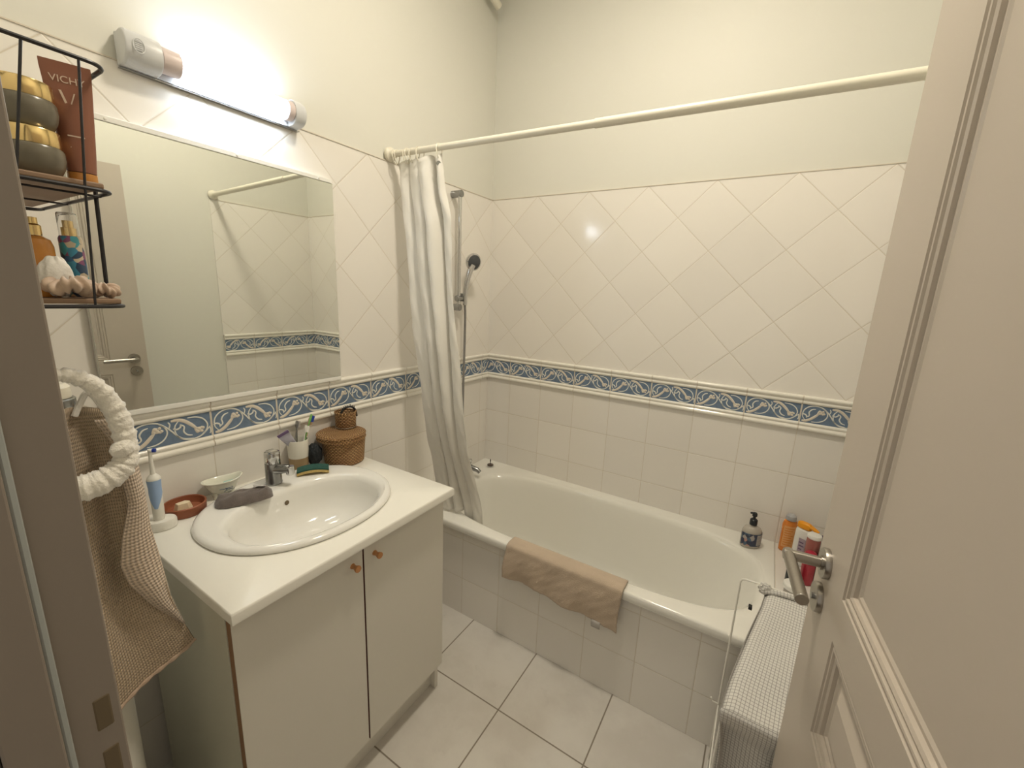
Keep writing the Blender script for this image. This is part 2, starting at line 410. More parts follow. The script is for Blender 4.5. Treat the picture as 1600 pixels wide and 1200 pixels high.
def border(name, O, U, N, cuts, flip0, label):
    """O origin at z=ZB, U along the wall, N out of it; cuts: grout positions along U"""
    U, N, O = V(U), V(N), V(O); mb = MB()
    P = lambda u, h, d: O + U*u + N*d + V((0,0,h))
    for a, b in zip(cuts, cuts[1:]):
        a2, b2 = a+.0019, b-.0019
        for prof in (PROF, PTOP):
            mb.cur = 0; mb.rings([[P(u, h, d) for h, d in prof] for u in (a2, b2)], closed=False)
            for u in (a2, b2): mb.add([P(u, h, d) for h, d in prof] + [P(u, prof[0][0], -.002), P(u, prof[-1][0], -.002)], [tuple(range(len(prof)))+(len(prof)+1, len(prof))])
        mb.cur = 1; mb.rings([[P(u, .036, .005), P(u, .110, .005)] for u in (a2+.001, b2-.001)], closed=False)
        if b < cuts[-1]-.001:
            mb.cur = 4; mb.rings([[P(u, h, d*.80) for h, d in PROF] for u in (b-.002, b+.002)], closed=False); mb.rings([[P(u, h, d*.80) for h, d in PTOP] for u in (b-.002, b+.002)], closed=False)
            mb.rings([[P(u, .034, .0056), P(u, .112, .0056)] for u in (b-.0026, b+.0026)], closed=False)
        # scrolls
        base = b-.2 if (a == cuts[0] and flip0) else a
        for glide in (0, 1):
            for pts, wd, mi in L:
                q = [(u+.1*glide, HB-v if glide else v) for u, v in pts]
                c = catmull([(u, v, 0) for u, v in q], 5); c = [p for p in c if a2+.002 < base+p.x < b2-.002 and .001 < p.y < HB-.001]
                if len(c) < 3: continue
                rr = []
                for i, p in enumerate(c):
                    t = (c[min(i+1, len(c)-1)]-c[max(i-1, 0)]).normalized(); n = V((-t.y, t.x, 0)); k = wd*.72*(1-.45*abs(2*i/(len(c)-1)-1)**4)
                    rr.append([P(base+(p+n*s_*k).x, .036+(p+n*s_*k).y, .005+h) for s_, h in ((-1, 0), (-.6, .0011), (.6, .0011), (1, 0))])
                mb.cur = mi; mb.rings(rr, closed=False)
            for (fu, fv, r) in ((.062,.052,.0054),(.073,.053,.0044),(.077,.044,.0044),(.067,.046,.0050)):
                u, v = fu+.1*glide, (HB-fv if glide else fv)
                if not (a2+.006 < base+u < b2-.006): continue
                ring = lambda rad, h: [P(base+u+rad*math.cos(t*PI/5), .036+v+rad*math.sin(t*PI/5), .005+h) for t in range(10)]
                mb.cur = 3; mb.rings([ring(r, 0), ring(r*.7, .0014)], cap0=False)
    mb.cur = 4; mb.rings([[P(u, h, .0035) for h in (.0, .1458)] for u in (cuts[0], cuts[-1])], closed=False)
    mb.rings([[P(u, h, .001) for h in (.0, .1458)] for u in (cuts[0], cuts[-1])], closed=False)
    return struct(mb.build(name, [M['moulding'], M['blue'], M['scroll'], M['stem'], M['grout']], angle=50), label)
cl = [0] + [YF*-1-.07-.2*k for k in range(9, -1, -1)] + [1.93]
cl = sorted(set(round(c, 4) for c in cl if 0 <= c <= 1.93))
border('trim_1', (0, YF, ZB), (0, 1, 0), (1, 0, 0), cl, True, 'blue scroll tile border between cream mouldings along the mirror wall')
border('trim_2', (0, 0, ZB), (1, 0, 0), (0, -1, 0), [0] + [TX0+.2*k for k in range(8)] + [W], True, 'blue scroll tile border between cream mouldings along the wall behind the bath')
border('trim_3', (W, 0, ZB), (0, -1, 0), (-1, 0, 0), [0, .07, .27, .47, .66], True, 'short blue scroll tile border on the right wall, seen in the mirror')

# tiled bath surround: apron and the ledge beyond the bath's right end
sur = MB().box((-.0, -.679, 0), (1.562, -.660, .428)).box((1.562, -.679, 0), (W, -.0, .452)).box((1.562, -.70, .452), (W, 0, .470))
sur_o = sur.build('trim_4', [tile_mat('apron_tiles', 'square', 0, TX0, rowz=(.388, .2))], None, False, bevel=.0015)
struct(sur_o, 'white tiled bath panel and tiled ledge at the right end of the bath')

# door frame around the left side of the doorway
fr = thing('trim_5', 'brown-grey painted door frame with lock recesses, left edge of the photo', 'door frame'); fr['kind'] = 'structure'
jb = MB().box((DJX-.035, -1.972, 0), (DJX, YF+.004, 2.04)).box((DJX-.035, -2.012, 0), (DJX+.012, -1.9735, 2.04)).box((DJX-.035, -2.012, 2.04), (DHX+.035, YF+.004, 2.07)).box((DHX, -2.012, 0), (DHX+.035, YF+.004, 2.04))
jo = jb.build('frame', M['jamb'], fr, False, bevel=.002)
box((DJX-.10, YF-.001, 0), (DJX-.0345, YF+.006, 2.10)).build('architrave', M['jamb'], fr, False, bevel=.003)
box((DJX-.10, -2.028, 0), (DJX+.004, -2.0125, 2.10)).build('architrave', M['jamb'], fr, False, bevel=.003)
MB().tube([(DJX+.004, -1.9712, .0), (DJX+.004, -1.9712, 2.04)], .0045, 8).build('rubber_seal', M['gasket'], fr)
for z0, z1 in ((.992, 1.036), (.905, .967)):
    MB().box((DJX-.008, -1.949, z0), (DJX+.0006, -1.932, z1)).build('strike_recess', M['hole'], fr, False, bevel=.003)
bpy.context.view_layer.update()

# ================================================================ DOOR (opened against the right wall)
DW, DT, DH = .799, .04, 2.03
d1 = thing('door_1', 'open panelled door with a steel lever handle, right side of the photo', 'door', (1.629, -1.931, .006), math.radians(95.97)); d1['kind'] = 'structure'
def door_face(mb, y0, sgn):
    """front face with three recessed panels; sgn=+1 faces +y"""
    sl, sr = .150, .120
    xs = [0, sr, DW-sl, DW]; pans = [(.10, .715), (.795, .972), (1.046, 1.885)]
    zs = [0]
    for a, b in pans: zs += [a, b]
    zs.append(DH)
    for i in range(3):
        for j in range(len(zs)-1):
            if i == 1 and j % 2 == 1: continue
            mb.add([(xs[i],y0,zs[j]),(xs[i+1],y0,zs[j]),(xs[i+1],y0,zs[j+1]),(xs[i],y0,zs[j+1])], [(0,1,2,3)])
    prof = [(0,0),(.002,-.004),(.007,-.001),(.010,-.0015),(.012,-.005),(.017,-.003),(.021,-.005),(.0225,-.010),(.028,-.0095),(.032,-.012)]
    for a, b in pans:
        R = []
        for o, h in prof: R.append([(xs[1]+o, y0+sgn*h, a+o), (xs[2]-o, y0+sgn*h, a+o), (xs[2]-o, y0+sgn*h, b-o), (xs[1]+o, y0+sgn*h, b-o)])
        small = b-a < .3
        fld = [(.032,-.012)] if not (small or a < .5) else [(.040,-.0115),(.058,-.004)]
        for o, h in fld: R.append([(xs[1]+o, y0+sgn*h, a+o), (xs[2]-o, y0+sgn*h, a+o), (xs[2]-o, y0+sgn*h, b-o), (xs[1]+o, y0+sgn*h, b-o)])
        mb.rings(R, True, False, True)
mb = MB(); door_face(mb, 0, 1); door_face(mb, -DT, -1)
mb.add([(0,0,0),(DW,0,0),(DW,0,DH),(0,0,DH),(0,-DT,0),(DW,-DT,0),(DW,-DT,DH),(0,-DT,DH)], [(0,1,5,4),(1,2,6,5),(2,3,7,6),(3,0,4,7)])
mb.build('door_leaf', M['door'], d1, False)
def handle_set(y0, sg):
    hx, hz = DW-.056, 1.049
    rs = MB().lathe([(.0,0),(.0262,0),(.0262,.007),(.0255,.0085),(.0,.0088)], (0,0,0), 40, cap0=False, cap1=False)
    h = MB(); flip = Matrix.Rotation(math.radians(-90*sg), 3, 'X')
    h.lathe([(0,0),(.0262,0),(.0262,.0075),(.0252,.009),(.012,.0092),(.012,.012),(.0,.012)], (hx, y0, hz), 40, rot=flip, cap0=False, cap1=False)
    ho = h.build('door_handle', M['steel'], d1)
    lv = MB(); lv.tube([(hx, y0+sg*.008, hz), (hx, y0+sg*.066, hz)], .0095, 20)
    lv.tube([(hx+.0085, y0+sg*.0575, hz), (hx-.130, y0+sg*.0575, hz)], .0095, 20)
    lo = lv.build('lever', M['steel'], ho, bevel=.001)
    k = MB().lathe([(0,0),(.0262,0),(.0262,.0075),(.0252,.009),(0,.0092)], (hx+.004, y0, hz-.069), 40, rot=flip, cap0=False, cap1=False)
    ko = k.build('lock_rose', M['steel'], d1)
    kk = MB().lathe([(0,0),(.0055,0),(.0055,.004),(0,.004)], (hx+.004, y0+sg*.009, hz-.069), 16, rot=flip); kk.build('turn_knob', M['dullchrome'], ko)
handle_set(0, 1); handle_set(-DT, -1)
box((DW-.0005, -DT+.012, .98), (DW+.001, -.012, 1.12)).build('latch_plate', M['steel'], d1, False)
MB().lathe([(.007,0),(.007,.09)], (.002, .004, .22), 14).build('hinge', M['steel'], d1)
MB().lathe([(.007,0),(.007,.09)], (.002, .004, 1.75), 14).build('hinge', M['steel'], d1)

# ================================================================ VANITY
CZt = .835; CY0, CY1, CXF = -1.703, -1.006, .575
vc = thing('vanity_cabinet', 'white two-door vanity cabinet with small wooden knobs under the sink', 'cabinet', (.28, -1.355, 0))
def vb(a, b): return box((a[0]-.28, a[1]+1.355, a[2]), (b[0]-.28, b[1]+1.355, b[2]))
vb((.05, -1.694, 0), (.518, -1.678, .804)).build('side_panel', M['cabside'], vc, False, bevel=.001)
vb((.05, -1.036, 0), (.518, -1.020, .804)).build('side_panel', M['cab'], vc, False, bevel=.001)
vb((.05, -1.678, .10), (.516, -1.036, .118)).build('bottom_panel', M['cab'], vc, False)
vb((.05, -1.678, .118), (.058, -1.036, .804)).build('back_panel', M['cab'], vc, False)
vb((.478, -1.678, .0), (.494, -1.036, .10)).build('plinth', M['cab'], vc, False)
for y0, y1, ky in ((-1.692, -1.3595, -1.392), (-1.3535, -1.022, -1.318)):
    mb = vb((.5385, y0, .118), (.5405, y1, .803))
    core = vb((.5195, y0, .118), (.5384, y1, .803))
    do = mb.build('door', M['cab'], vc, False)
    core.build('door_edge', M['edge'] if y0 < -1.5 else M['rededge'], do, False)
    MB().lathe([(.0,0),(.0078,0),(.0062,.005),(.0058,.011),(.0085,.017),(.0098,.022),(.009,.0245),(.0,.025)], (.5405-.28, ky+1.355, .748), 20, axis='x', cap0=False, cap1=False).build('knob', M['wood_knob'], do)
vb((.530, -1.3594, .118), (.5345, -1.3536, .803)).build('gap_strip', M['rededge'], vc, False)

# worktop with a cut-out for the sink
SX, SY = .268, -1.362
N = 96
def rect_ring(x0, x1, y0, y1, z, cx=SX, cy=SY):
    return super_ring_box(x0, x1, y0, y1, z, cx, cy)
def super_ring_box(x0, x1, y0, y1, z, cx, cy):
    R = []
    angs = [2*PI*i/N for i in range(N)]
    for cxx, cyy in ((x1,y1),(x0,y1),(x0,y0),(x1,y0)):      # snap the nearest ray to each corner
        t = math.atan2(cyy-cy, cxx-cx) % (2*PI); i = min(range(N), key=lambda q: abs(angs[q]-t)); angs[i] = t
    for t in angs:
        c, q = math.cos(t), math.sin(t); k = 1e9
        if c > 1e-9: k = min(k, (x1-cx)/c)
        if c < -1e-9: k = min(k, (x0-cx)/c)
        if q > 1e-9: k = min(k, (y1-cy)/q)
        if q < -1e-9: k = min(k, (y0-cy)/q)
        R.append((cx+k*c, cy+k*q, z))
    return R
hole = lambda z: [(SX+(.21 if math.cos(2*PI*i/N) > 0 else .175)*math.cos(2*PI*i/N), SY+.245*math.sin(2*PI*i/N), z) for i in range(N)]
mb = MB()
ro = [(0, CZt-.028), (.004, CZt-.026), (.004, CZt-.006), (.0025, CZt-.0015), (0, CZt)]
mb.rings([hole(CZt-.030), rect_ring(.0, CXF-.004, CY0+.003, CY1-.003, CZt-.030)] + [rect_ring(.0, CXF-.004+e, CY0+.003-e*.7, CY1-.003+e*.7, z) for e, z in ro] + [hole(CZt), hole(CZt-.030)], True, False, False)
tag(mb.build('countertop', M['worktop'], angle=50), 'white laminate worktop with rounded front edge on the vanity cabinet', 'countertop')

sk = thing('sink', 'oval white ceramic drop-in washbasin set into the worktop', 'sink', (SX, SY, CZt))
def sring(cx, a0, a1, ay, n, z): return [(x-SX, y-SY, z-CZt) for x, y, z in super_ring(cx, SY, a0, a1, ay, n, N, z)]
bcx = .310; by = .222
R = [sring(SX, .210, .222, .252, 2.15, CZt+.0005), sring(SX, .226, .237, .267, 2.15, CZt+.0005), sring(SX, .229, .240, .270, 2.15, CZt+.005), sring(SX, .227, .238, .268, 2.15, CZt+.011), sring(SX, .221, .232, .262, 2.15, CZt+.0155), sring(SX, .211, .222, .252, 2.15, CZt+.017)]
R += [sring(bcx-.002, .158, .178, by+.010, 2.25, CZt+.0150), sring(bcx, .150, .170, by+.002, 2.25, CZt+.0135), sring(bcx, .145, .165, by-.005, 2.25, CZt+.008), sring(bcx, .140, .159, by-.013, 2.25, CZt-.005)]
for t in (.12, .25, .4, .55, .7, .82, .9, .96, 1):
    dz = -.005-.125*math.sin(t*PI/2)**.9 if t < 1 else -.132; k = math.cos(t*PI/2)**.62 if t < 1 else .1
    R.append(sring(lerp(bcx, bcx-.02, t), max(.022, .140*max(k, .16)), max(.022, .159*max(k, .14)), max(.022, (by-.013)*max(k, .1)), lerp(2.25, 2, t), CZt+dz))
mb = MB(); mb.rings(R, True, False, True); mb.build('basin', M['ceramic'], sk, angle=60)
# overflow hole in the wall of the bowl under the tap and the drain
def ray_hit(px_dir, o, d):
    dg = bpy.context.evaluated_depsgraph_get(); ok, loc, nor, _, ob, _ = SC.ray_cast(dg, V(o), V(d)); return loc, nor
CAMP = V((CX, CY, CZ))
tgt = V((.173, -1.354, .803)); loc, nor = ray_hit(None, CAMP, (tgt-CAMP).normalized())
q = nor.to_track_quat('Z', 'Y').to_matrix()
MB().lathe([(0,.0012),(.0075,.0012)], loc - V((SX,SY,CZt)), 24, rot=q, cap0=False, cap1=False).build('overflow_hole', M['hole'], sk)
MB().lathe([(.0,.006),(.016,.006),(.019,.005),(.0215,.001)], (bcx-.02-SX, 0, -.132), 28, cap0=False, cap1=False).build('drain', M['chrome'], sk)

fa = thing('faucet', 'short chrome mixer tap with a flat lever on the back rim of the sink', 'faucet', (.105, -1.352, CZt+.017))
MB().lathe([(0,0),(.0245,0),(.0250,.002),(.0250,.004),(.0238,.007),(.0234,.050),(.0232,.070)], (0,0,0), 36, cap0=False).build('body', M['dullchrome'], fa)
mb = MB(); mb.lathe([(.0,.0705),(.0226,.0705),(.0232,.073),(.0234,.102),(.0222,.1065),(.0,.109)], (0,0,0), 36, cap0=False, cap1=False)
hh = mb.build('handle', M['chrome'], fa)
mb = MB(); R = [[(x, y*s, z) for y, z in ((-.012,.106),(.012,.106),(.011,.112),(-.011,.112))] for x, s in ((-.014, 1), (.018, 1), (.028, .8), (.031, .5))]
mb.rings(R); mb.build('lever', M['chrome'], hh, bevel=.001)
mb = MB(); mb.tube([(.004,.001,.046),(.026,.006,.052),(.046,.014,.056),(.058,.020,.056)], [.018,.0160,.014,.0125], 20); mb.build('spout', M['dullchrome'], fa)
mb = MB(); mb.lathe([(.0,-.006),(.0110,-.006),(.0125,-.003),(.0125,.020),(.0110,.022),(.0,.022)], (.060,.022,.044), 24, cap0=False, cap1=False); mb.build('aerator', M['chrome'], fa)

# ================================================================ MIRROR AND LAMP
mi = thing('mirror', 'large rectangular wall mirror above the sink', 'mirror', (0, -1.3615, 1.147))
my0, my1, mz0, mz1 = -1.702, -1.0225, 1.147, 1.838
box((.0145, my0+1.3615, 0), (.0195, my1+1.3615, mz1-mz0)).build('mirror_glass', M['mirror'], mi, False, bevel=.001)
box((.001, my0+1.3615, .0), (.0144, my1+1.3615, mz1-mz0)).build('backing_board', M['white_plastic'], mi, False)
for z0, z1 in ((mz1-mz0+.0005, mz1-mz0+.014), (-.014, -.0005)):
    box((.001, my0+1.3615, z0), (.0205, my1+1.3615+(.0 if z0 < 0 else -.004), z1)).build('rail', M['white'], mi, False, bevel=.0015)
for y in (-1.62, -1.335, -1.075):
    MB().lathe([(0,0),(.0035,0),(.003,.0015),(0,.002)], (.0205, y+1.3615, mz1-mz0+.007), 12, axis='x', cap0=False, cap1=False).build('screw', M['white_plastic'], mi)

lf = thing('wall_lamp', 'lit tubular strip lamp with grey-white housing on the wall above the mirror', 'lamp', (0, -1.355, 2.01))
def hprof(y, k=1): return [(.0, y, -.037*k)] + [(.030+.034*k*math.cos(a), y, .002+.037*k*math.sin(a)) for a in [lerp(-PI/2, PI*.62, i/14) for i in range(15)]] + [(.0, y, .040*k)]
mb = MB(); mb.rings([hprof(-.222, .9), hprof(-.217), hprof(-.150)]); mb.build('housing', M['lamp_housing'], lf, bevel=.002)
mb = MB(); mb.rings([hprof(.185), hprof(.216), hprof(.222, .9)]); mb.build('housing', M['lamp_housing'], lf, bevel=.002)
mb = MB(); mb.box((.0, -.151, -.036), (.016, .186, .036)); mb.build('back_plate', M['lamp_housing'], lf, False)
mb = MB(); mb.box((.002, -.222, -.0400), (.014, .222, -.0375)); mb.build('lower_trim', M['dullchrome'], lf, False)
mb = MB()
mb.tube([(.0655, -.198+.011*math.cos(2*PI*i/20), .002+.015*math.sin(2*PI*i/20)) for i in range(20)], .0012, 6, closed=True)
for k in range(5): mb.box((.0630, -.205, -.007+k*.0042), (.0652, -.191, -.0058+k*.0042))
mb.build('socket_grille', M['lamp_housing'], lf, False)
MB().lathe([(.027,-.1495),(.0285,-.146),(.0285,-.112),(.027,-.110)], (.036, 0, .002), 28, axis='y').build('tube_collar', M['lamp_end'], lf)
MB().lathe([(.027,.164),(.0285,.166),(.0285,.181),(.026,.1845)], (.036, 0, .002), 28, axis='y').build('tube_collar', M['lamp_end'], lf)
MB().lathe([(.0262,-.1095),(.0262,.1635)], (.036, 0, .002), 28, axis='y').build('lit_tube', M['lit'], lf)

cl_ = thing('ceiling_lamp', 'round frosted ceiling lamp in the middle of the bathroom ceiling', 'lamp', (.98, -1.03, ZC))
MB().lathe([(0,0),(.11,0),(.115,-.012),(.10,-.02),(0,-.02)], (0,0,0), 40, cap0=False, cap1=False).build('base_plate', M['white'], cl_)
MB().lathe([(.118,-.0205),(.118,-.036),(.114,-.036),(.112,-.024)], (0,0,0), 48, cap0=False, cap1=False).build('shade_ring', M['white'], cl_)
MB().lathe([(.111,-.0205),(.111,-.034),(.09,-.040),(0,-.042)], (0,0,0), 40, cap0=False, cap1=False).build('glass_shade', mat('lit_shade', (1,1,1), .5, emit=CEIL_COL, es=CEIL_POWER), cl_)
pv = thing('corner_pipe', 'short white painted pipe end in the ceiling corner above the bath', 'pipe', (.035, -.075, ZC))
MB().tube([(0,-.12,0),(0,-.10,-.035),(0,-.085,-.10),(.0,-.060,-.160),(.004,.020,-.185)], .018, 20).build('pipe', M['rod'], pv)

# ================================================================ BATH
bt = thing('bathtub', 'long white enamel bathtub built in between tiled walls', 'bathtub', (.78, -.35, 0))
NB_ = 144; TZ = .470
def tr(cx, a0, a1, cy, ay, n, z): return [(x-.78, y+.35, z) for x, y, z in super_ring(cx, cy, a0, a1, ay, n, NB_, z)]
def trect(x0, x1, y0, y1, z):
    global N
    sv = N; N = NB_; R = super_ring_box(x0, x1, y0, y1, z, .83, -.35); N = sv
    return [(x-.78, y+.35, z) for x, y, z in R]
R = [trect(.001, 1.561, -.692, -.001, .432), trect(.001, 1.561, -.697, -.001, .434), trect(.001, 1.561, -.7005, -.001, .440), trect(.001, 1.561, -.7005, -.001, .462), trect(.001, 1.561, -.697, -.001, .4685), trect(.001, 1.561, -.690, -.001, .470)]
bx, b0, b1, bcy, bw = .83, .70, .69, -.352, .290
R += [tr(bx, b0+.012, b1+.012, bcy, bw+.008, 3.6, .4690), tr(bx, b0+.002, b1+.002, bcy, bw+.001, 3.5, .4660), tr(bx, b0-.006, b1-.007, bcy, bw-.006, 3.4, .459), tr(bx, b0-.012, b1-.016, bcy, bw-.012, 3.3, .445)]
for t in (.12, .25, .4, .55, .7, .82, .9, .955, .985):
    z = .445 - (.445-.085)*t; e = (1-(max(0, t-.72)/.28)**2.4)**.5 if t > .72 else 1
    R.append(tr(bx-.02*t, (b0-.012-.07*t)*lerp(.86, 1, e) , (b1-.016-.19*t)*lerp(.80, 1, e), bcy, (bw-.012-.045*t)*lerp(.72, 1, e), lerp(3.3, 2.8, t), z))
R.append(tr(bx-.02, .3, .25, bcy, .10, 2.5, .080))
mb = MB(); mb.rings(R, True, False, True); mb.build('tub_shell', M['enamel'], bt, angle=60)
MB().lathe([(0,.004),(.022,.004),(.026,0)], (.26-.78, .0, .081), 24, cap0=False, cap1=False).build('drain', M['chrome'], bt)

bm_ = thing('bath_mixer', 'small chrome bath tap at the left end of the bath behind the curtain', 'faucet', (.0, -.300, .53))
MB().lathe([(.0,0),(.030,0),(.030,.010),(.014,.014),(.014,.040),(.0,.040)], (0, .0, 0), 24, axis='x', cap0=False, cap1=False).build('wall_flange', M['dullchrome'], bm_)
MB().tube([(.045,-.09,0),(.045,.055,0)], .017, 20).build('body', M['dullchrome'], bm_)
MB().tube([(.045,.02,0),(.085,.03,-.002),(.135,.038,-.012),(.150,.040,-.024)], [.016,.015,.013,.011], 18).build('spout', M['dullchrome'], bm_)
MB().lathe([(0,0),(.006,0),(.006,.012),(.011,.018),(.012,.026),(.008,.033),(0,.035)], (.090,.030,.010), 18, cap0=False, cap1=False).build('diverter_knob', M['chrome'], bm_)
MB().lathe([(0,0),(.009,0),(.009,.030),(0,.030)], (.048,.022,.014), 14, cap0=False, cap1=False).build('hose_outlet', M['dullchrome'], bm_)
bp = thing('bath_plug', 'bath plug upside down on a small white saucer in the corner of the bath rim', 'plug', (.100, -.083, TZ))
MB().lathe([(0,0),(.020,0),(.025,.003),(.0265,.005),(.024,.0055),(.019,.003),(0,.003)], (0,0,0), 30, cap0=False, cap1=False).build('saucer', M['white'], bp)
MB().lathe([(0,.0035),(.016,.0035),(.0185,.007),(.0175,.012),(.009,.0145),(0,.015)], (0,0,0), 26, cap0=False, cap1=False).build('rubber_plug', mat('dark_bronze', (.10,.075,.06), .3), bp)
MB().lathe([(.0022,.015),(.0015,.026),(.0030,.030),(.0034,.036),(.002,.044),(.0,.046)], (0,0,0), 12).build('stem', M['dark'], bp)

# ================================================================ SHOWER
sr = thing('shower_rail', 'vertical chrome shower rail with dull end caps and slider on the left wall', 'shower rail', (0, -.345, 1.39))
for z in (.555, .018):
    MB().tube([(0,0,z),(.060,0,z)], .0165, 22).build('end_bracket', M['dullchrome'], sr, bevel=.0015)
MB().tube([(.048,0,.0),(.048,0,.565)], .0095, 18).build('bar', M['chrome'], sr)
mb = MB(); mb.tube([(.048,-.016,.062),(.048,.052,.062)], .0150, 20); sl = mb.build('slider', M['dullchrome'], sr, bevel=.002)
MB().tube([(.048,.036,.058),(.048,.036,.088)], .0155, 18).build('handset_cradle', M['dullchrome'], sl, bevel=.002)
hs = thing('hand_shower', 'chrome hand shower with dark spray face resting in the slider', 'shower head', (.062, -.309, 1.455))
P = catmull([(0,0,-.035),(0,0,.02),(.004,.006,.08),(.012,.018,.130),(.020,.030,.165)], 5); n_ = len(P)
MB().tube(P, [lerp(.0105, .0165, i/(n_-1)) for i in range(n_)], 18).build('handle', M['chrome'], hs)
q = V((.90,-.30,-.22)).normalized().to_track_quat('Z', 'Y').to_matrix()
MB().lathe([(0,-.026),(.024,-.024),(.040,-.011),(.0445,.001),(.043,.007),(.037,.0085)], (.022,.034,.180), 32, rot=q, cap0=False).build('head', M['chrome'], hs)
MB().lathe([(.0365,.0087),(.033,.0112),(0,.0118)], (.022,.034,.180), 32, rot=q, cap0=False, cap1=False).build('spray_face', mat('spray_face_grey', (.07,.075,.08), .45, bump=(400,.6,.002)), hs)
mb = MB(); P = catmull([(.062,-.309,1.419),(.060,-.303,1.33),(.050,-.295,1.0),(.045,-.290,.75),(.046,-.282,.66),(.048,-.278,.60),(.048,-.278,.576)], 16)
mb.tube(P, .0062, 10)
k = NB('ribbed_hose'); k.b.inputs['Metallic'].default_value = 1; k.b.inputs['Base Color'].default_value = (.36,.35,.34,1); k.b.inputs['Roughness'].default_value = .3
pz = k.xyz()[2]; k.bump(k.math('SINE', k.math('MULTIPLY', pz, 2*PI/.004)), .8, .002)
tag(mb.build('shower_hose', k.m), 'thin metal shower hose hanging down beside the curtain', 'hose')

RY = lambda x: -.741 + .100*x/W; RZ = 2.012
rd = thing('shower_rod', 'long cream shower curtain rod spanning wall to wall above the bath', 'curtain rod', (0, RY(0), RZ))
rp = lambda x: (x, RY(x)-RY(0), 0)
MB().tube([rp(.01), rp(.86)], .0118, 22).build('thin_rod', M['rod'], rd)
MB().tube([rp(.855), rp(W-.01)], .0138, 22).build('thick_rod', M['rod'], rd)
MB().lathe([(0,0),(.026,0),(.0275,.004),(.0265,.013),(.018,.020),(.0165,.030),(.0135,.031),(.0,.031)], (0,0,0), 30, axis='x', cap0=False, cap1=False).build('end_flange', M['rod'], rd)
MB().lathe([(0,0),(.0,-.031),(.0145,-.031),(.018,-.022),(.0275,-.012),(.0275,0)], (W, RY(W)-RY(0), 0), 30, axis='x', cap0=False, cap1=False).build('end_flange', M['rod'], rd)

# curtain: gathered at the left, hanging down into the bath
LE = [(1.985,.030),(1.80,.046),(1.57,.076),(1.36,.100),(1.09,.118),(.81,.140),(.56,.180),(.47,.200),(.36,.215)]
RE = [(1.985,.262),(1.85,.280),(1.76,.308),(1.50,.324),(1.23,.358),(1.07,.370),(.81,.386),(.56,.402),(.47,.402),(.36,.400)]
YE = [(1.985,-.727),(1.3,-.722),(1.0,-.700),(.8,-.672),(.6,-.625),(.5,-.602),(.36,-.585)]
NF = 4.2
def cur(u, v):
    zend = lerp(.482, .37, max(0, min(1, (u-.52)/.10))); z = lerp(1.985, zend, v); x0, x1, yc = interp(LE, z), interp(RE, z), interp(YE, z)
    if z < .75: yc += (.75-z)/.27*lerp(-.035, .012, max(0, min(1, (u-.45)/.2)))
    ph = 2*PI*NF*(u + .030*math.sin(4*v+u*5) + .020*math.sin(2*PI*u*1.7+1)); A = (.018 + .018*math.sin(PI*min(1, v*1.3)))*(.72+.45*math.sin(u*8+1.5+2.2*v))
    A *= lerp(1, .30, max(0, min(1, (u-.74)/.1))*max(0, min(1, (1.90-z)/.15)))
    if z < .62: A *= max(.25, (z-.30)/.32)
    y = yc + A*math.sin(ph) + .010*math.sin(2*PI*1.4*u + 4*v) + .003*math.sin(31*u+17*v) + .0022*math.sin(57*u-23*v)*math.sin(40*v)
    x = lerp(x0, x1, u) + .012*math.cos(ph)*min(1, u*8)*min(1, (1-u)*3.5)*(1 if z > .6 else .5) + .003*math.sin(11*v+u*6)*(1-u)
    if v < .02: y = lerp(y, yc + .7*(y-yc), 1)
    return (x, y, z + .006*math.sin(ph*1.0+1)*(1-v))
mb = MB(); mb.grid(cur, 130, 110, (1.6, 1.65)); co = mb.build('shower_curtain', M['curtain'], solid=.0012, angle=80)
tag(co, 'white cloth shower curtain gathered at the left end, hanging into the bath', 'shower curtain')
gl = V(cur(.955, .018)); 
MB().lathe([(.0052,-.0022),(.0085,-.0022),(.0090,0),(.0085,.0022),(.0052,.0022)], gl, 20, rot=V((.75,-.66,0)).normalized().to_track_quat('Z','Y').to_matrix()).build('grommet', M['dullchrome'], co)
ring0 = None
for i, u in enumerate((.03, .085, .20, .30, .40, .52, .60, .955)):
    c0 = V(cur(u, .0)); x = c0.x; a = math.radians((-8, 12, -5, 9, -12, 22, -18, 3)[i])
    if ring0 is None:
        P = [(.0022*math.sin(t*2)+0, .0165*math.cos(t), .0265*math.sin(t)) for t in [2*PI*k/28 for k in range(28)]]
        ring0 = MB().tube(P, .0019, 8, closed=True).build('curtain_ring', M['rod']); o = ring0
    else: o = ring0.copy(); COL.objects.link(o)
    o.location = (x, RY(x), RZ-.0135); o.rotation_euler = (a*.5, 0, a)
    tag(o, 'thin cream plastic curtain ring, one of the bunch holding the gathered curtain on the rod', 'curtain ring', 'curtain rings on the rod')
    if i == 7: o['label'] = 'cream curtain ring furthest right on the rod, above the metal grommet'; del o['group']

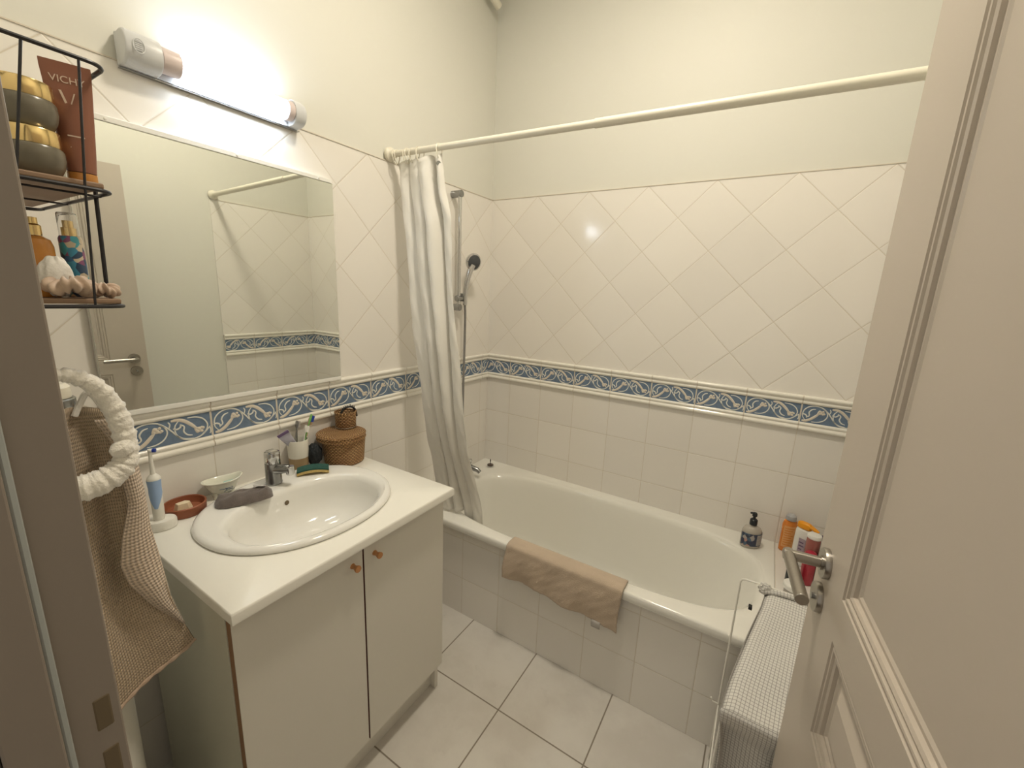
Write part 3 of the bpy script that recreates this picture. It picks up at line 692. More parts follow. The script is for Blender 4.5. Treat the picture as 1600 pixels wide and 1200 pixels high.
# ================================================================ TOWEL MAT AND BOTTLES ON THE BATH
def matf(u, v):
    x = lerp(.612, 1.098, u) + .004*math.sin(v*6)
    # v runs from inside the bath, over the rim, down the apron
    S = [(0, -.628, .458), (.10, -.636, .470), (.17, -.650, .4765), (.30, -.692, .4770), (.36, -.706, .4700), (.40, -.7085, .455)]
    L_ = lerp(.335, .315, u) + .003*math.sin(u*7) + (.0 if u < .82 else -.012*(u-.82)/.18)
    if v <= .40:
        for a, b in zip(S, S[1:]):
            if a[0] <= v <= b[0]: t = (v-a[0])/(b[0]-a[0]); y, z = lerp(a[1], b[1], t), lerp(a[2], b[2], t); break
    else:
        t = (v-.40)/.60; z = lerp(.455, L_, t)
        y = -.7085 - .006*t*(1+math.sin(u*11+t*2)) - .005*math.sin(u*23+1)*t - .004*math.sin(t*PI)
    wr = .0016*math.sin(u*40+v*9)*math.sin(v*13+u*5) + .0012*math.sin(u*90+v*30)
    if v > .1: y -= .003+abs(wr)*1.3; z += .003+abs(wr)*.8 if v < .4 else 0
    return (x, y, z)
mb = MB(); mb.grid(matf, 70, 50, (.49, .21)); mo = mb.build('towel_mat', M['matcloth'], solid=.0045, angle=80)
tag(mo, 'tan terry towel hanging over the front rim of the bath', 'towel')
mb = MB(); mb.grid(lambda u, v: (lerp(1.003, 1.036, u), -.7215-.002*math.sin(v*3), lerp(.322, .292, v)), 4, 4); lab(mb.build('care_tag', M['label'], mo, solid=.0008), 'small grey tag')

LZ = .4705
def bottle(name, label, cat, loc, prof, m, capprof=None, capm=None, sx=1, sy=1, rz=0, n=36):
    t = thing(name, label, cat, loc, rz)
    MB().lathe(prof, (0,0,0), n, sx, sy, cap0=False, cap1=False).build('body', m, t)
    if capprof: MB().lathe(capprof, (0,0,0), n, sx if sx == sy else 1, 1, cap0=False, cap1=False).build('cap', capm, t)
    return t
# hand soap with pump on the bath corner
t = bottle('soap_dispenser', 'clear soap bottle with floral label and black pump on the bath corner', 'soap dispenser', (1.469, -.098, TZ+.0005),
    [(0,0),(.036,0),(.040,.004),(.041,.012),(.0405,.060),(.039,.074),(.032,.086),(.020,.093),(.013,.096),(.013,.100),(0,.100)], M['liquid'], None, None, 1, .72, math.radians(28))
mb = MB(); mb.grid(lambda u, v: (.0417*math.cos(lerp(-3.05, .35, u)), .0302*math.sin(lerp(-3.05, .35, u)), lerp(.012, .068, v)), 30, 3)
lb = mb.build('label', M['floral'], t)
mb = MB(); mb.grid(lambda u, v: (.0422*math.cos(lerp(-1.35, -.40, u)), .0308*math.sin(lerp(-1.35, -.40, u)), lerp(.018, .064, v)), 14, 3); wl_ = mb.build('text_panel', M['label'], lb)
mb = MB()
for k_ in range(7): mb.grid(lambda u, v: (.0424*math.cos(lerp(-1.28, lerp(-.5, -.7, k_ % 2), u)), .0310*math.sin(lerp(-1.28, lerp(-.5, -.7, k_ % 2), u)), .024+k_*.0055+v*.0012), 12, 2)
mb.build('text_lines', mat('grey_text', (.16,.16,.17), .5), wl_)
pu = MB().lathe([(0,.100),(.0145,.100),(.0150,.104),(.0145,.122),(.011,.126),(.0055,.128),(.0055,.136),(.0095,.139),(.0095,.150),(.006,.155),(0,.155)], (0,0,0), 24, cap0=False, cap1=False).build('pump', M['black_plastic'], t)
MB().tube([(0,0,.146),(-.004,.010,.147),(-.007,.018,.143)], [.006,.005,.004], 12).build('nozzle', M['black_plastic'], pu)

# orange gel bottle with grey cap
t = bottle('shower_gel_bottle', 'translucent orange gel bottle with grey cap against the tiles on the ledge', 'bottle', (1.600, -.045, LZ),
    [(0,0),(.022,0),(.027,.004),(.028,.020),(.0275,.090),(.0285,.120),(.024,.136),(.014,.142),(0,.142)], M['orange'], [(0,.142),(.019,.142),(.020,.148),(.018,.160),(.010,.167),(0,.168)], M['greycap'], 1, .62, math.radians(20))
mb = MB(); mb.grid(lambda u, v: (.0284*math.cos(lerp(-2.6, -.6, u)), .0179*math.sin(lerp(-2.6, -.6, u)), lerp(.022, .118, v)), 24, 3); l2 = mb.build('label', M['orange_label'], t)
mb = MB()
for k_ in range(8): mb.grid(lambda u, v: (.0288*math.cos(lerp(-2.4, -1.5+(k_*37 % 5)*.1, u)), .0183*math.sin(lerp(-2.4, -1.5+(k_*37 % 5)*.1, u)), .032+k_*.0105+v*.003), 12, 2)
mb.build('text_lines', M['orange'], l2)
# white bottle, orange flip cap
t = thing('sunscreen_bottle', 'white bottle with wide bright orange flip cap on the tiled ledge', 'bottle', (1.640, -.130, LZ), math.radians(-28))
mb = MB(); mb.rings([[(x*k_, y*k2, z) for x, y in ((-.026,-.014),(0,-.017),(.026,-.014),(.028,0),(.026,.014),(0,.017),(-.026,.014),(-.028,0))] for z, k_, k2 in ((0,.9,.9),(.004,1,1),(.06,1,1.05),(.12,1,1),(.150,.98,.9),(.158,.9,.8))]); mb.build('body', M['white'], t, sub=1, angle=60)
mb = MB(); mb.rings([[(x*k_, y*k2, z) for x, y in ((-.025,-.012),(0,-.015),(.025,-.012),(.027,0),(.025,.012),(0,.015),(-.025,.012),(-.027,0))] for z, k_, k2 in ((.156,.92,.9),(.160,1,1),(.176,.98,1),(.184,.86,.85))]); oc = mb.build('cap', M['orangecap'], t, sub=1, angle=60)
mb = MB(); mb.rings([[(x, y*k_, z) for y, z in ((-.010,-.003),(.010,-.003),(.010,.003),(-.010,.003))] for x, z, k_ in ((0,0,1),(.020,0,1),(.034,0,.7))])
fl = mb.build('open_flap', M['orangecap'], oc, bevel=.001, loc=(.018, 0, .176)); fl.rotation_euler = (0, math.radians(22), 0)
mb = MB(); mb.box((-.004, -.0185, .03), (.020, -.0175, .12)); l3 = mb.build('label', mat('mauve_label', (.42,.34,.40), .4), t, False)
mb = MB()
for k_ in range(5): mb.box((-.001, -.0190, .045+k_*.014), (.017-(k_ % 3)*.003, -.0184, .050+k_*.014))
mb.build('text_lines', mat('plum_text', (.13,.08,.16), .5), l3, False)
bottle('lotion_bottle', 'translucent rosy brown bottle with round white cap on the ledge', 'bottle', (1.669, -.186, LZ),
    [(0,0),(.020,0),(.0225,.003),(.0225,.150),(.021,.154),(0,.154)], M['pink'], [(0,.154),(.0220,.154),(.0235,.156),(.0235,.166),(.022,.1685),(0,.170)], M['white'])
bottle('shampoo_bottle', 'dark red bottle with domed crimson cap behind the door handle', 'bottle', (1.660, -.255, LZ),
    [(0,0),(.019,0),(.0215,.003),(.0215,.090),(.0205,.094),(0,.094)], M['red'], [(0,.094),(.0212,.094),(.0216,.098),(.021,.118),(.016,.128),(.008,.132),(0,.133)], mat('crimson_cap', (.42,.012,.04), .28))
bottle('conditioner_bottle', 'dark brown bottle beside the door edge at the back of the ledge', 'bottle', (1.702, -.215, LZ),
    [(0,0),(.022,0),(.024,.003),(.024,.085),(.022,.100),(.016,.108),(0,.109)], M['maroon'], [(0,.109),(.014,.109),(.014,.124),(0,.125)], M['maroon'])
bottle('purple_topped_bottle', 'bottle with dark purple cap half hidden by the door edge', 'bottle', (1.712, -.115, LZ),
    [(0,0),(.018,0),(.019,.003),(.019,.115),(.014,.124),(0,.124)], M['white'], [(0,.124),(.014,.124),(.015,.136),(0,.139)], mat('purple_cap', (.06,.03,.08), .3))
bottle('black_bottle', 'squat black bottle on the ledge partly behind the lever handle', 'bottle', (1.612, -.292, LZ),
    [(0,0),(.018,0),(.020,.003),(.020,.050),(.017,.060),(0,.060)], M['black_plastic'], [(0,.060),(.011,.060),(.011,.072),(0,.073)], M['black_plastic'])
bottle('cream_jar', 'jar with a flat round white lid on the ledge behind the hamper', 'jar', (1.615, -.372, LZ),
    [(0,0),(.026,0),(.028,.003),(.028,.030),(0,.031)], M['label'], [(0,.031),(.0320,.031),(.0335,.033),(.0335,.046),(.031,.049),(0,.0505)], M['white'])

# ================================================================ LAUNDRY HAMPER
hp = thing('laundry_hamper', 'folding wire laundry hamper with checked cloth cover between bath and door', 'laundry basket', (1.57, -.93, 0))
def loop(y, x0, x1, z1, dx=0): 
    r = .012
    return [(x0-1.57, y+.93, .003)] + [(x0-1.57, y+.93, z1-r), (x0+r*.3-1.57, y+.93, z1-r*.3), (x0+r-1.57, y+.93, z1)] + [(x1-r-1.57, y+.93, z1), (x1-r*.3-1.57, y+.93, z1-r*.3), (x1-1.57, y+.93, z1-r), (x1-1.57, y+.93, .003)]
MB().tube(loop(-.742, 1.443, 1.715, .700), .0028, 8).build('wire_frame', M['white_plastic'], hp)
MB().tube(loop(-1.108, 1.443, 1.70, .585), .0028, 8).build('wire_frame', M['white_plastic'], hp)
for z in (.02, .24): 
    for x in (1.443, 1.712): MB().tube([(x-1.57, -.742+.93, z), (x-1.57, -1.108+.93, z)], .0022, 8).build('cross_wire', M['white_plastic'], hp)
MB().tube([(1.443-1.57, -.742+.93, .245), (1.424-1.57, -.748+.93, .250), (1.420-1.57, -.748+.93, .262)], .0026, 8).build('frame_hook', M['white_plastic'], hp)
def lid(u, v):   # v: 0 back .. 1 front
    xl = interp([(0,1.507),(.15,1.499),(.45,1.474),(.8,1.448),(1,1.438)], v); x = lerp(xl, 1.715, u)
    y = lerp(-.748, -1.118, v); z = interp([(0,.688),(.05,.690),(.5,.655),(.9,.616),(1,.602)], v) - .014*math.sin(PI*u)*math.sin(PI*v) + .0035*math.sin(v*11+u*3)*math.sin(u*5)
    if u < .06: z -= (.06-u)*.25
    return (x-1.57, y+.93, z)
mb = MB(); mb.grid(lid, 26, 36, (.26, .38)); lo = mb.build('cloth_cover', M['check'], hp, solid=.0015, angle=80)
def front(u, v):
    x = lerp(1.438+.012*v, 1.705, u); z = lerp(.603, .045, v); y = -1.1185 + .016*math.sin(PI*min(1, v*1.2))*(.5+.5*math.sin(u*9+v*6)) + .012*v + (.020*min(1, (v-.07)*14) + .006*math.sin(u*14)*min(1, v*5) if v > .07 else 0)
    if v < .07: y -= .004*math.sin(v/.07*PI)
    return (x-1.57, y+.93, z)
mb = MB(); mb.grid(front, 40, 46, (.27, .56)); mb.build('cloth_front', M['check'], hp, solid=.0015, angle=80)
def side(xa, xb):
    def f(u, v):
        y = lerp(-.748, -1.116, u); zt = interp([(0,.688),(.5,.655),(1,.600)], u); z = lerp(zt-.004, .045, v)
        xt = interp([(0,xa),(.15,xa-.008),(.45,xa-.033),(.8,xa-.059),(1,xa-.069)], u) if xa < 1.6 else xa
        x = lerp(xt, xb, min(1, v*1.4)) + .007*math.sin(u*13+v*8)*min(1, v*4)
        return (x-1.57, y+.93, z)
    return f
mb = MB(); mb.grid(side(1.507, 1.462), 34, 40, (.38, .56)); mb.build('cloth_side', M['check'], hp, solid=.0015, angle=80)
mb = MB(); mb.grid(side(1.712, 1.700), 14, 14, (.38, .56)); mb.build('cloth_side', M['check'], hp, solid=.0015, angle=80)
mb = MB(); mb.grid(lambda u, v: (lerp(1.507, 1.712, u)-1.57, -.750+.93, lerp(.685, .045, v)), 14, 14, (.26, .56)); mb.build('cloth_back', M['check'], hp, solid=.0015, angle=80)
P = catmull([(1.495-1.57, -.756+.93, .690),(1.55-1.57,-.752+.93,.699),(1.62-1.57,-.752+.93,.697),(1.70-1.57,-.752+.93,.698)], 6)
MB().tube(P, .0075, 12).build('rolled_hem', M['check'], hp)
box((1.470-1.57, -.812+.93, .655), (1.479-1.57, -.797+.93, .664)).build('clip', M['dark'], hp, False, bevel=.001)

# ================================================================ LEFT FOREGROUND: STAND, TOWEL, HEADBAND
st = thing('towel_post', 'white round post with dark ring and cream cap carrying the beige towel', 'post', (.335, -1.850, 0))
MB().lathe([(0,0),(.038,0),(.040,1.245),(.038,1.250),(0,1.250)], (0,0,0), 36, cap0=False, cap1=False).build('post', M['white_plastic'], st)
MB().lathe([(0,1.2505),(.034,1.2505),(.035,1.252),(.035,1.268),(.033,1.270),(0,1.270)], (0,0,0), 32, cap0=False, cap1=False).build('dark_ring', M['dullchrome'], st)
MB().lathe([(0,1.2705),(.030,1.2705),(.031,1.273),(.030,1.290),(.024,1.296),(0,1.298)], (0,0,0), 32, cap0=False, cap1=False).build('cap', M['rod'], st)

RT = [(1.245,-1.789),(1.20,-1.772),(1.09,-1.766),(1.007,-1.764),(.945,-1.756),(.829,-1.744),(.76,-1.730),(.695,-1.713)]
def tw(u, v):
    z = lerp(1.250, lerp(.632, .700, max(0, min(1, (u-.2)/.8))), v); yr = interp(RT, z); yl = interp([(1.25,-1.872),(.9,-1.885),(.63,-1.905)], z)
    y = lerp(yl, yr, u)
    x = .402 + .014*math.sin(u*8+.6)*(1-.6*v) + .006*math.sin(u*17+3*v)*(1-v) - .008*math.cos(v*3)
    if z > 1.10: x = lerp(x, .396+.010*math.cos(u*7), (z-1.10)/.15)
    return (x, y, z + (.010*math.sin(u*PI) if v == 0 else 0))
mb = MB(); mb.grid(tw, 60, 90, (.30, .62)); to = mb.build('hand_towel', M['waffle'], solid=.004, angle=80)
tag(to, 'beige waffle hand towel hanging beside the left door frame', 'towel')
def flap(u, v):   # the turned-over edge in front
    z = lerp(1.240, .760, v); yr = interp(RT, z)+.001; wdt = interp([(0,.030),(.35,.028),(.6,.060),(.70,.056),(.85,.032),(1,.004)], v)
    return (.420 + .010*math.sin(PI*u) + .010*math.sin(v*5) - .010*u + .006, yr - wdt*(1-u), z)
mb = MB(); mb.grid(flap, 18, 70, (.06, .5)); mb.build('folded_edge', cloth_mat('beige_waffle_light', (.72, .58, .46), 'waffle'), to, solid=.003, angle=80)
mb = MB(); P = []
for i in range(40):
    p = V(tw(i/39, 1.0)); P.append(p + V((.001, 0, .004)))
mb.tube(P, [.0045+.0012*math.sin(i*1.3) for i in range(40)], 8); mb.build('hem', M['satin'], to)
MB().tube(catmull([(.392,-1.832,1.245),(.394,-1.822,1.268),(.400,-1.812,1.285),(.404,-1.800,1.262),(.405,-1.792,1.22)], 8), .0050, 8).build('hanging_loop', M['cotton'], to)

hb = [(-1.885,1.315),(-1.862,1.328),(-1.838,1.325),(-1.810,1.302),(-1.790,1.258),(-1.782,1.205),(-1.786,1.165),(-1.806,1.142),(-1.838,1.130),(-1.868,1.133),(-1.892,1.160),(-1.902,1.215),(-1.900,1.275)]
P = []
hbl = hb + hb[:1]
full = [V((.466+.006*math.sin(i*1.1), CY+(y-CY)*.973, CZ+(z-CZ)*.973)) for i, (y, z) in enumerate(hb)]
n0 = len(full)
for i in range(n0):
    a, b, c, d = full[i-1], full[i], full[(i+1) % n0], full[(i+2) % n0]
    for j in range(14):
        t = j/14; P.append(.5*((2*b)+(c-a)*t+(2*a-5*b+4*c-d)*t*t+(3*b-a-3*c+d)*t**3))
rad = [interp([(0,.0085),(.08,.0095),(.22,.0135),(.36,.0165),(.42,.0155),(.5,.0195),(.62,.0225),(.72,.020),(.85,.013),(1,.0085)], i/len(P)) + .0009*math.sin(i*.83) + .0009*math.sin(i*1.37+1) + .0006*math.sin(i*2.3) for i in range(len(P))]
hbo = MB().tube(P, rad, 18, closed=True).build('plush_headband', M['plush'], angle=80)
tag(hbo, 'fluffy cream headband hanging over the beige towel', 'headband')
mb = MB(); mb.lathe([(0,0),(.0145,.002),(.018,.010),(.0165,.018),(.010,.024),(0,.026)], (.474, -1.792, 1.184), 16, rot=Matrix.Rotation(.5, 3, 'X')); mb.build('plush_knot', M['plush'], hbo)

# dark brush in the gap by the cabinet
tb_ = thing('toilet_brush', 'dark bristly brush standing on the floor between post and cabinet', 'brush', (.120, -1.790, 0))
MB().lathe([(0,0),(.035,0),(.036,.004),(.030,.008),(0,.010)], (0,0,0), 24, cap0=False, cap1=False).build('base', M['black_plastic'], tb_)
mb = MB()
for i in range(70):
    a = i*2.4; z = .012+.05*(i/70); mb.tube([(0,0,z), (.030*math.cos(a), .030*math.sin(a), z+.004)], .0009, 4)
mb.build('bristles', M['dark'], tb_)
MB().tube([(0,0,.008),(0,0,.075)], .005, 10).build('stem', M['dullchrome'], tb_)

# ================================================================ WALL SHELF AND WHAT STANDS ON IT
XN, XFAR, YS = .520, .100, -1.765
sh = thing('wire_shelf', 'black wire wall shelf with two wooden boards at the upper left', 'shelf', (.31, -1.85, 1.44))
def sp(x, y, z): return (x-.31, y+1.85, z-1.44)
def rim(z, ys):
    r = .022
    arc = lambda cx, a0, a1: [sp(cx+r*math.cos(lerp(a0, a1, i/6)), ys-r+r*math.sin(lerp(a0, a1, i/6)), z) for i in range(7)]
    return [sp(XN, YF+.004, z)] + arc(XN-r, 0, PI/2) + arc(XFAR+r, PI/2, PI) + [sp(XFAR, YF+.004, z)]
for z, ys in ((1.787, YS+.006), (1.613, YS-.006), (1.441, YS-.010)):
    MB().tube(rim(z, ys), .0030, 8).build('wire_rim', M['wire_black'], sh)
for x in (XN,):
    for y, yb in ((-1.788, -1.813), (-1.842, -1.888)):
        MB().tube([sp(x, y, 1.787), sp(x, lerp(y, yb, .6), 1.613), sp(x, yb, 1.441)], .0017, 8).build('thin_upright', M['wire_black'], sh)
for x in (.440,):
    MB().tube([sp(x, YS+.002, 1.787), sp(x, YS-.006, 1.613), sp(x-.004, YS-.010, 1.441)], .0030, 8).build('front_upright', M['wire_black'], sh)
for z in (1.787, 1.613, 1.441):
    MB().tube([sp(XN, YF+.005, z), sp(XFAR, YF+.005, z)], .0030, 8).build('back_wire', M['wire_black'], sh)
for z in (1.610, 1.438):
    for x in (.47, .30, .15): MB().tube([sp(x, YF+.004, z), sp(x, YS-.008, z)], .0016, 8).build('cross_wire', M['wire_black'], sh)
for z in (1.6165, 1.4445):
    box(sp(XFAR+.006, YF+.009, z), sp(XN-.008, YS-.014, z+.0080)).build('shelf_board', M['wood_board'], sh, False, bevel=.002)
SK = .71      # the things on this small shelf are drawn 1/SK times too large, then set to their real size
ZU, ZL = 1.6248, 1.4528
j0 = None
for i, (z, lb) in enumerate(((ZU, 'lower of two smoked jars with gold lids on the upper shelf board'), (ZU+.0855*SK, 'upper smoked jar with gold lid, stacked on the other'))):
    if j0 is None:
        t = thing('cosmetic_jar', lb, 'jar', (.475, -1.841, z), 0, 'stacked gold-lidded jars'); t.scale = (SK,)*3
        b_ = MB().lathe([(0,0),(.030,0),(.036,.004),(.043,.018),(.0465,.034),(.0460,.050),(.043,.0545),(0,.0545)], (0,0,0), 40, cap0=False, cap1=False).build('jar_body', M['jar'], t)
        l_ = MB().lathe([(0,.055),(.0425,.055),(.0435,.057),(.0435,.083),(.0425,.0848),(0,.0848)], (0,0,0), 40, cap0=False, cap1=False).build('lid', M['gold'], t); j0 = t
    else:
        t = j0.copy(); COL.objects.link(t); t.location = (.475, -1.841, z); t['label'] = lb
        for ch in (b_, l_): c = ch.copy(); COL.objects.link(c); c.parent = t
# cream tube standing on its cap, crimped edge up
ct = thing('cream_tube', 'brown squeeze tube standing on an amber cap on the upper shelf board', 'tube', (.463, -1.789, ZU), math.radians(72)); ct.scale = (SK,)*3
MB().lathe([(0,0),(.020,0),(.021,.002),(.021,.022),(0,.023)], (0,0,0), 32, 1.15, .85, cap0=False, cap1=False).build('cap', M['tubecap'], ct)
mb = MB(); R = []
for t in [i/14 for i in range(15)]:
    z = lerp(.0235, .222, t); a = lerp(.0235, .0385, t**.9); b_ = lerp(.0185, .0012, t**1.5); n = 32
    R.append([(a*math.cos(2*PI*i/n), b_*math.sin(2*PI*i/n), z) for i in range(n)])
R.append([(.0385*math.cos(2*PI*i/32), .0011*math.sin(2*PI*i/32), .236) for i in range(32)])
mb.rings(R); bo = mb.build('tube_body', M['tube'], ct, angle=60)
def text_on(txt, size, m, parent, loc, rot, name='lettering', ext=.0003):
    c = bpy.data.curves.new(name, 'FONT'); c.body = txt; c.size = size; c.align_x = 'CENTER'; c.extrude = ext
    o = bpy.data.objects.new(name, c); COL.objects.link(o); bpy.context.view_layer.update()
    me = bpy.data.meshes.new_from_object(o.evaluated_get(bpy.context.evaluated_depsgraph_get())); bpy.data.objects.remove(o, do_unlink=True)
    me.materials.clear(); me.materials.append(m)
    r = bpy.data.objects.new(name, me); COL.objects.link(r); r.parent = parent; r.location = loc; r.rotation_euler = rot; return r
text_on('VICHY', .0185, M['lettering'], bo, (.0, -.0048, .196), (math.radians(93), 0, 0))
mb = MB()
for k_ in range(2): mb.box((-.012, -.0150+.0015*k_, .092-k_*.014), (.014, -.0125, .0945-k_*.014))
for k_ in range(3): mb.box((-.010, -.0155, .060+k_*.005), (.010-(k_ % 2)*.004, -.0145, .0615+k_*.005))
mb.build('small_text', M['lettering'], bo, False)
mb = MB(); mb.rings([[(x-.002, -.0073, z), (x+.002, -.0073, z), (x+.002, -.0088, z), (x-.002, -.0088, z)] for x, z in ((-.013,.180),(-.004,.148))])
mb.rings([[(x-.001, -.0073, z), (x+.001, -.0073, z), (x+.001, -.0090, z), (x-.001, -.0090, z)] for x, z in ((.008,.178),(-.001,.150))]); mb.build('emblem', M['lettering'], bo, False)

# lower board
t = thing('amber_pump_bottle', 'amber bottle with gold collar on the lower shelf board behind the gauze pouch', 'bottle', (.455, -1.851, ZL)); t.scale = (SK, SK, SK*1.14)
MB().lathe([(0,0),(.024,0),(.026,.003),(.026,.092),(.022,.104),(.011,.110),(0,.110)], (0,0,0), 28, cap0=False, cap1=False).build('body', M['amber'], t)
MB().lathe([(0,.1105),(.012,.1105),(.012,.128),(.008,.131),(.008,.142),(0,.143)], (0,0,0), 24, cap0=False, cap1=False).build('cap', M['gold'], t)
t = thing('tropical_spray_bottle', 'slim spray bottle with blue tropical print and clear cap on the lower board', 'bottle', (.449, -1.812, ZL)); t.scale = (SK, SK, SK*1.16)
MB().lathe([(0,0),(.018,0),(.0195,.003),(.0195,.108),(.017,.113),(0,.113)], (0,0,0), 28, cap0=False, cap1=False).build('body', M['tropic'], t)
sp_ = MB().lathe([(0,.1135),(.0125,.1135),(.0125,.128),(.009,.129),(.009,.141),(0,.142)], (0,0,0), 24, cap0=False, cap1=False).build('sprayer', M['gold'], t)
k = NB('clear_cap'); k.b.inputs['Transmission Weight'].default_value = 1; k.b.inputs['Roughness'].default_value = .03; k.b.inputs['Base Color'].default_value = (.95,.95,.95,1)
MB().lathe([(.0165,.1135),(.0165,.152),(.015,.155),(0,.155),(0,.1545),(.0145,.1540),(.0160,.1515),(.0160,.1135)], (0,0,0), 28, cap0=False, cap1=False).build('clear_cap', k.m, sp_)
def blob(name, c, r, m, parent=None, amp=.12, seed=0, n=28, k1=5, k2=4):
    mb = MB(); rs = random.Random(seed); ph = [rs.uniform(0, 6) for _ in range(6)]; R = []
    for j in range(1, n//2):
        a = PI*j/(n//2); ring = []
        for i in range(n):
            b = 2*PI*i/n; f = 1 + amp*(math.sin(k1*b+ph[0]+2*a)*math.sin(k2*a+ph[1]) + .6*math.sin(2*k1*b+ph[2])*math.sin(3*a+ph[3]))
            ring.append((c[0]+r[0]*f*math.sin(a)*math.cos(b), c[1]+r[1]*f*math.sin(a)*math.sin(b), c[2]+r[2]*f*math.cos(a)))
        R.append(ring)
    mb.rings(R); return mb.build(name, m, parent, angle=90, sub=1)
blob('fold_corner', (1.504-1.57, -.752+.93, .697), (.016, .010, .017), M['check'], hp, amp=.22, seed=6)
tag(blob('gauze_pouch', (.487, -1.842, ZL+.031), (.012, .019, .029), M['cotton'], amp=.14, seed=3), 'small crumpled white gauze pouch on the lower shelf board', 'pouch')
def scrunchie(name, c, R_, r_, seed, label, tilt):
    rs = random.Random(seed); ph = [rs.uniform(0, 6) for _ in range(5)]; P, rad = [], []
    N2 = 110; mb = MB(); rings = []
    rot = Matrix.Rotation(tilt[0], 3, 'X') @ Matrix.Rotation(tilt[1], 3, 'Y')
    for i in range(N2+1):
        a = 2*PI*i/N2; cen = V((R_*math.cos(a), R_*math.sin(a), .003*math.sin(3*a+ph[0]))); ring = []
        for j in range(20):
            b = 2*PI*j/20; f = r_*(1 + .22*math.sin(13*a+ph[1]+1.2*math.sin(b)) + .14*math.sin(7*a+2*b+ph[2]) + .10*math.sin(3*b+ph[3]+5*a))
            ring.append(rot @ (cen + V((math.cos(a)*math.cos(b), math.sin(a)*math.cos(b), math.sin(b)*.85))*f) + V(c))
        rings.append(ring)
    mb.rings(rings, True, False, False); return tag(mb.build(name, M['satin'], angle=90), label, 'scrunchie')
scrunchie('scrunchie', (.496, -1.832, ZL+.0180), .0165, .0122, 4, 'beige satin scrunchie at the front of the lower shelf board', (.0, .0))
scrunchie('scrunchie', (.490, -1.792, ZL+.0125), .0100, .0088, 9, 'small folded beige scrunchie at the right end of the lower shelf board', (.0, .0))

# ================================================================ ON THE WORKTOP
CT = CZt + .0005; RIM = CZt + .0172
t = thing('toothbrush_charger', 'white oval charging base under the electric toothbrush, left end of the worktop', 'charger', (.098, -1.652, CT), math.radians(65))
MB().lathe([(0,0),(.030,0),(.0315,.002),(.0310,.020),(.029,.0245),(0,.025)], (0,0,0), 36, 1.15, .88, cap0=False, cap1=False).build('base', M['white_plastic'], t)
t = thing('electric_toothbrush', 'white and light blue electric toothbrush standing on its charger', 'toothbrush', (.096, -1.652, CT+.0253))
hb_ = MB(); hb_.lathe([(0,0),(.0120,0),(.0125,.003),(.0130,.045),(.0140,.075),(.0138,.090),(.0150,.108),(.0155,.114),(.0135,.120),(.0065,.128),(0,.128)], (0,0,0), 28, cap0=False, cap1=False); hb_ = hb_.build('handle', M['white_plastic'], t)
a_f = math.atan2(CY+1.652, CX-.096)
mb = MB(); mb.grid(lambda u, v: (lambda z, w_, r_: (r_*math.cos(a_f+w_*(u*2-1)-.25), r_*math.sin(a_f+w_*(u*2-1)-.25), z))(lerp(.034, .113, v), .25+1.2*min(1, v*1.9), interp([(.0,.0131),(.045,.0135),(.075,.0145),(.090,.0143),(.108,.0155),(.113,.0159)], lerp(.034, .113, v))), 20, 24); mb.build('blue_grip', M['bluegrip'], hb_)
nk = MB().lathe([(0,.128),(.0058,.128),(.0050,.150),(.0042,.165),(.0040,.180),(.0042,.196),(0,.197)], (0,0,0), 16, cap0=False, cap1=False).build('brush_neck', M['white_plastic'], t)
MB().tube([(0,0,.192),(.006*math.cos(.9),.006*math.sin(.9),.192)], .0055, 16).build('brush_head', M['white_plastic'], nk)
MB().tube([(.006*math.cos(.9),.006*math.sin(.9),.192),(.013*math.cos(.9),.013*math.sin(.9),.192)], .0050, 16).build('bristles', M['royal'], nk)
tdish = MB().lathe([(0,.006),(.0440,.006),(.0462,.010),(.0475,.0265),(.0495,.0285),(.0520,.0265),(.0508,.004),(.048,0),(0,0)], (.0540, -1.5800, CT), 48, cap0=False, cap1=False).build('terracotta_dish', M['terracotta'])
tag(tdish, 'round terracotta saucer holding a piece of soap', 'dish')
mb = MB(); mb.rings([[(x*k_, y*k_, z) for x, y in ((-.012,-.020),(.010,-.019),(.016,.010),(.004,.022),(-.013,.012))] for z, k_ in ((0,.95),(.004,1),(.024,.74))])
so = mb.build('soap_piece', M['soap'], smooth=False, bevel=.0015, loc=(.056, -1.584, CT+.0065)); tag(so, 'worn wedge of pale yellow soap in the terracotta saucer', 'soap')
pd = thing('soap_dish', 'porcelain soap dish shaped like a little roll-top bath', 'soap dish', (.043, -1.474, CT), math.radians(76))
R = []; nn = 44
def ring_d(a, b, z, lift=0, slip=0): return [(a*math.cos(2*PI*i/nn)*(1+.0*slip), b*math.sin(2*PI*i/nn)*(1+.06*math.cos(4*PI*i/nn)), z + lift*(abs(math.cos(2*PI*i/nn))**3)*(.15 if math.cos(2*PI*i/nn) < 0 else .65)) for i in range(nn)]
mb = MB(); mb.rings([ring_d(.012,.008,.010), ring_d(.022,.013,.012), ring_d(.034,.020,.024,.002), ring_d(.045,.026,.044,.007), ring_d(.049,.029,.052,.012), ring_d(.054,.0325,.0535,.016), ring_d(.055,.033,.0555,.016), ring_d(.053,.031,.0575,.016), ring_d(.048,.027,.055,.014), ring_d(.043,.023,.044,.006), ring_d(.032,.016,.030), ring_d(.010,.006,.026)], True, True, True)
pb = mb.build('dish_body', M['porcelain'], pd, angle=80)
for i, (fx, fy) in enumerate(((-.022,-.011),(.022,-.011),(.022,.011),(-.022,.011))): MB().lathe([(0,0),(.005,0),(.0055,.004),(.004,.010),(.006,.020),(0,.020)], (fx, fy, 0), 12, cap0=False, cap1=False).build('foot', M['porcelain'], pd)
mb = MB(); 
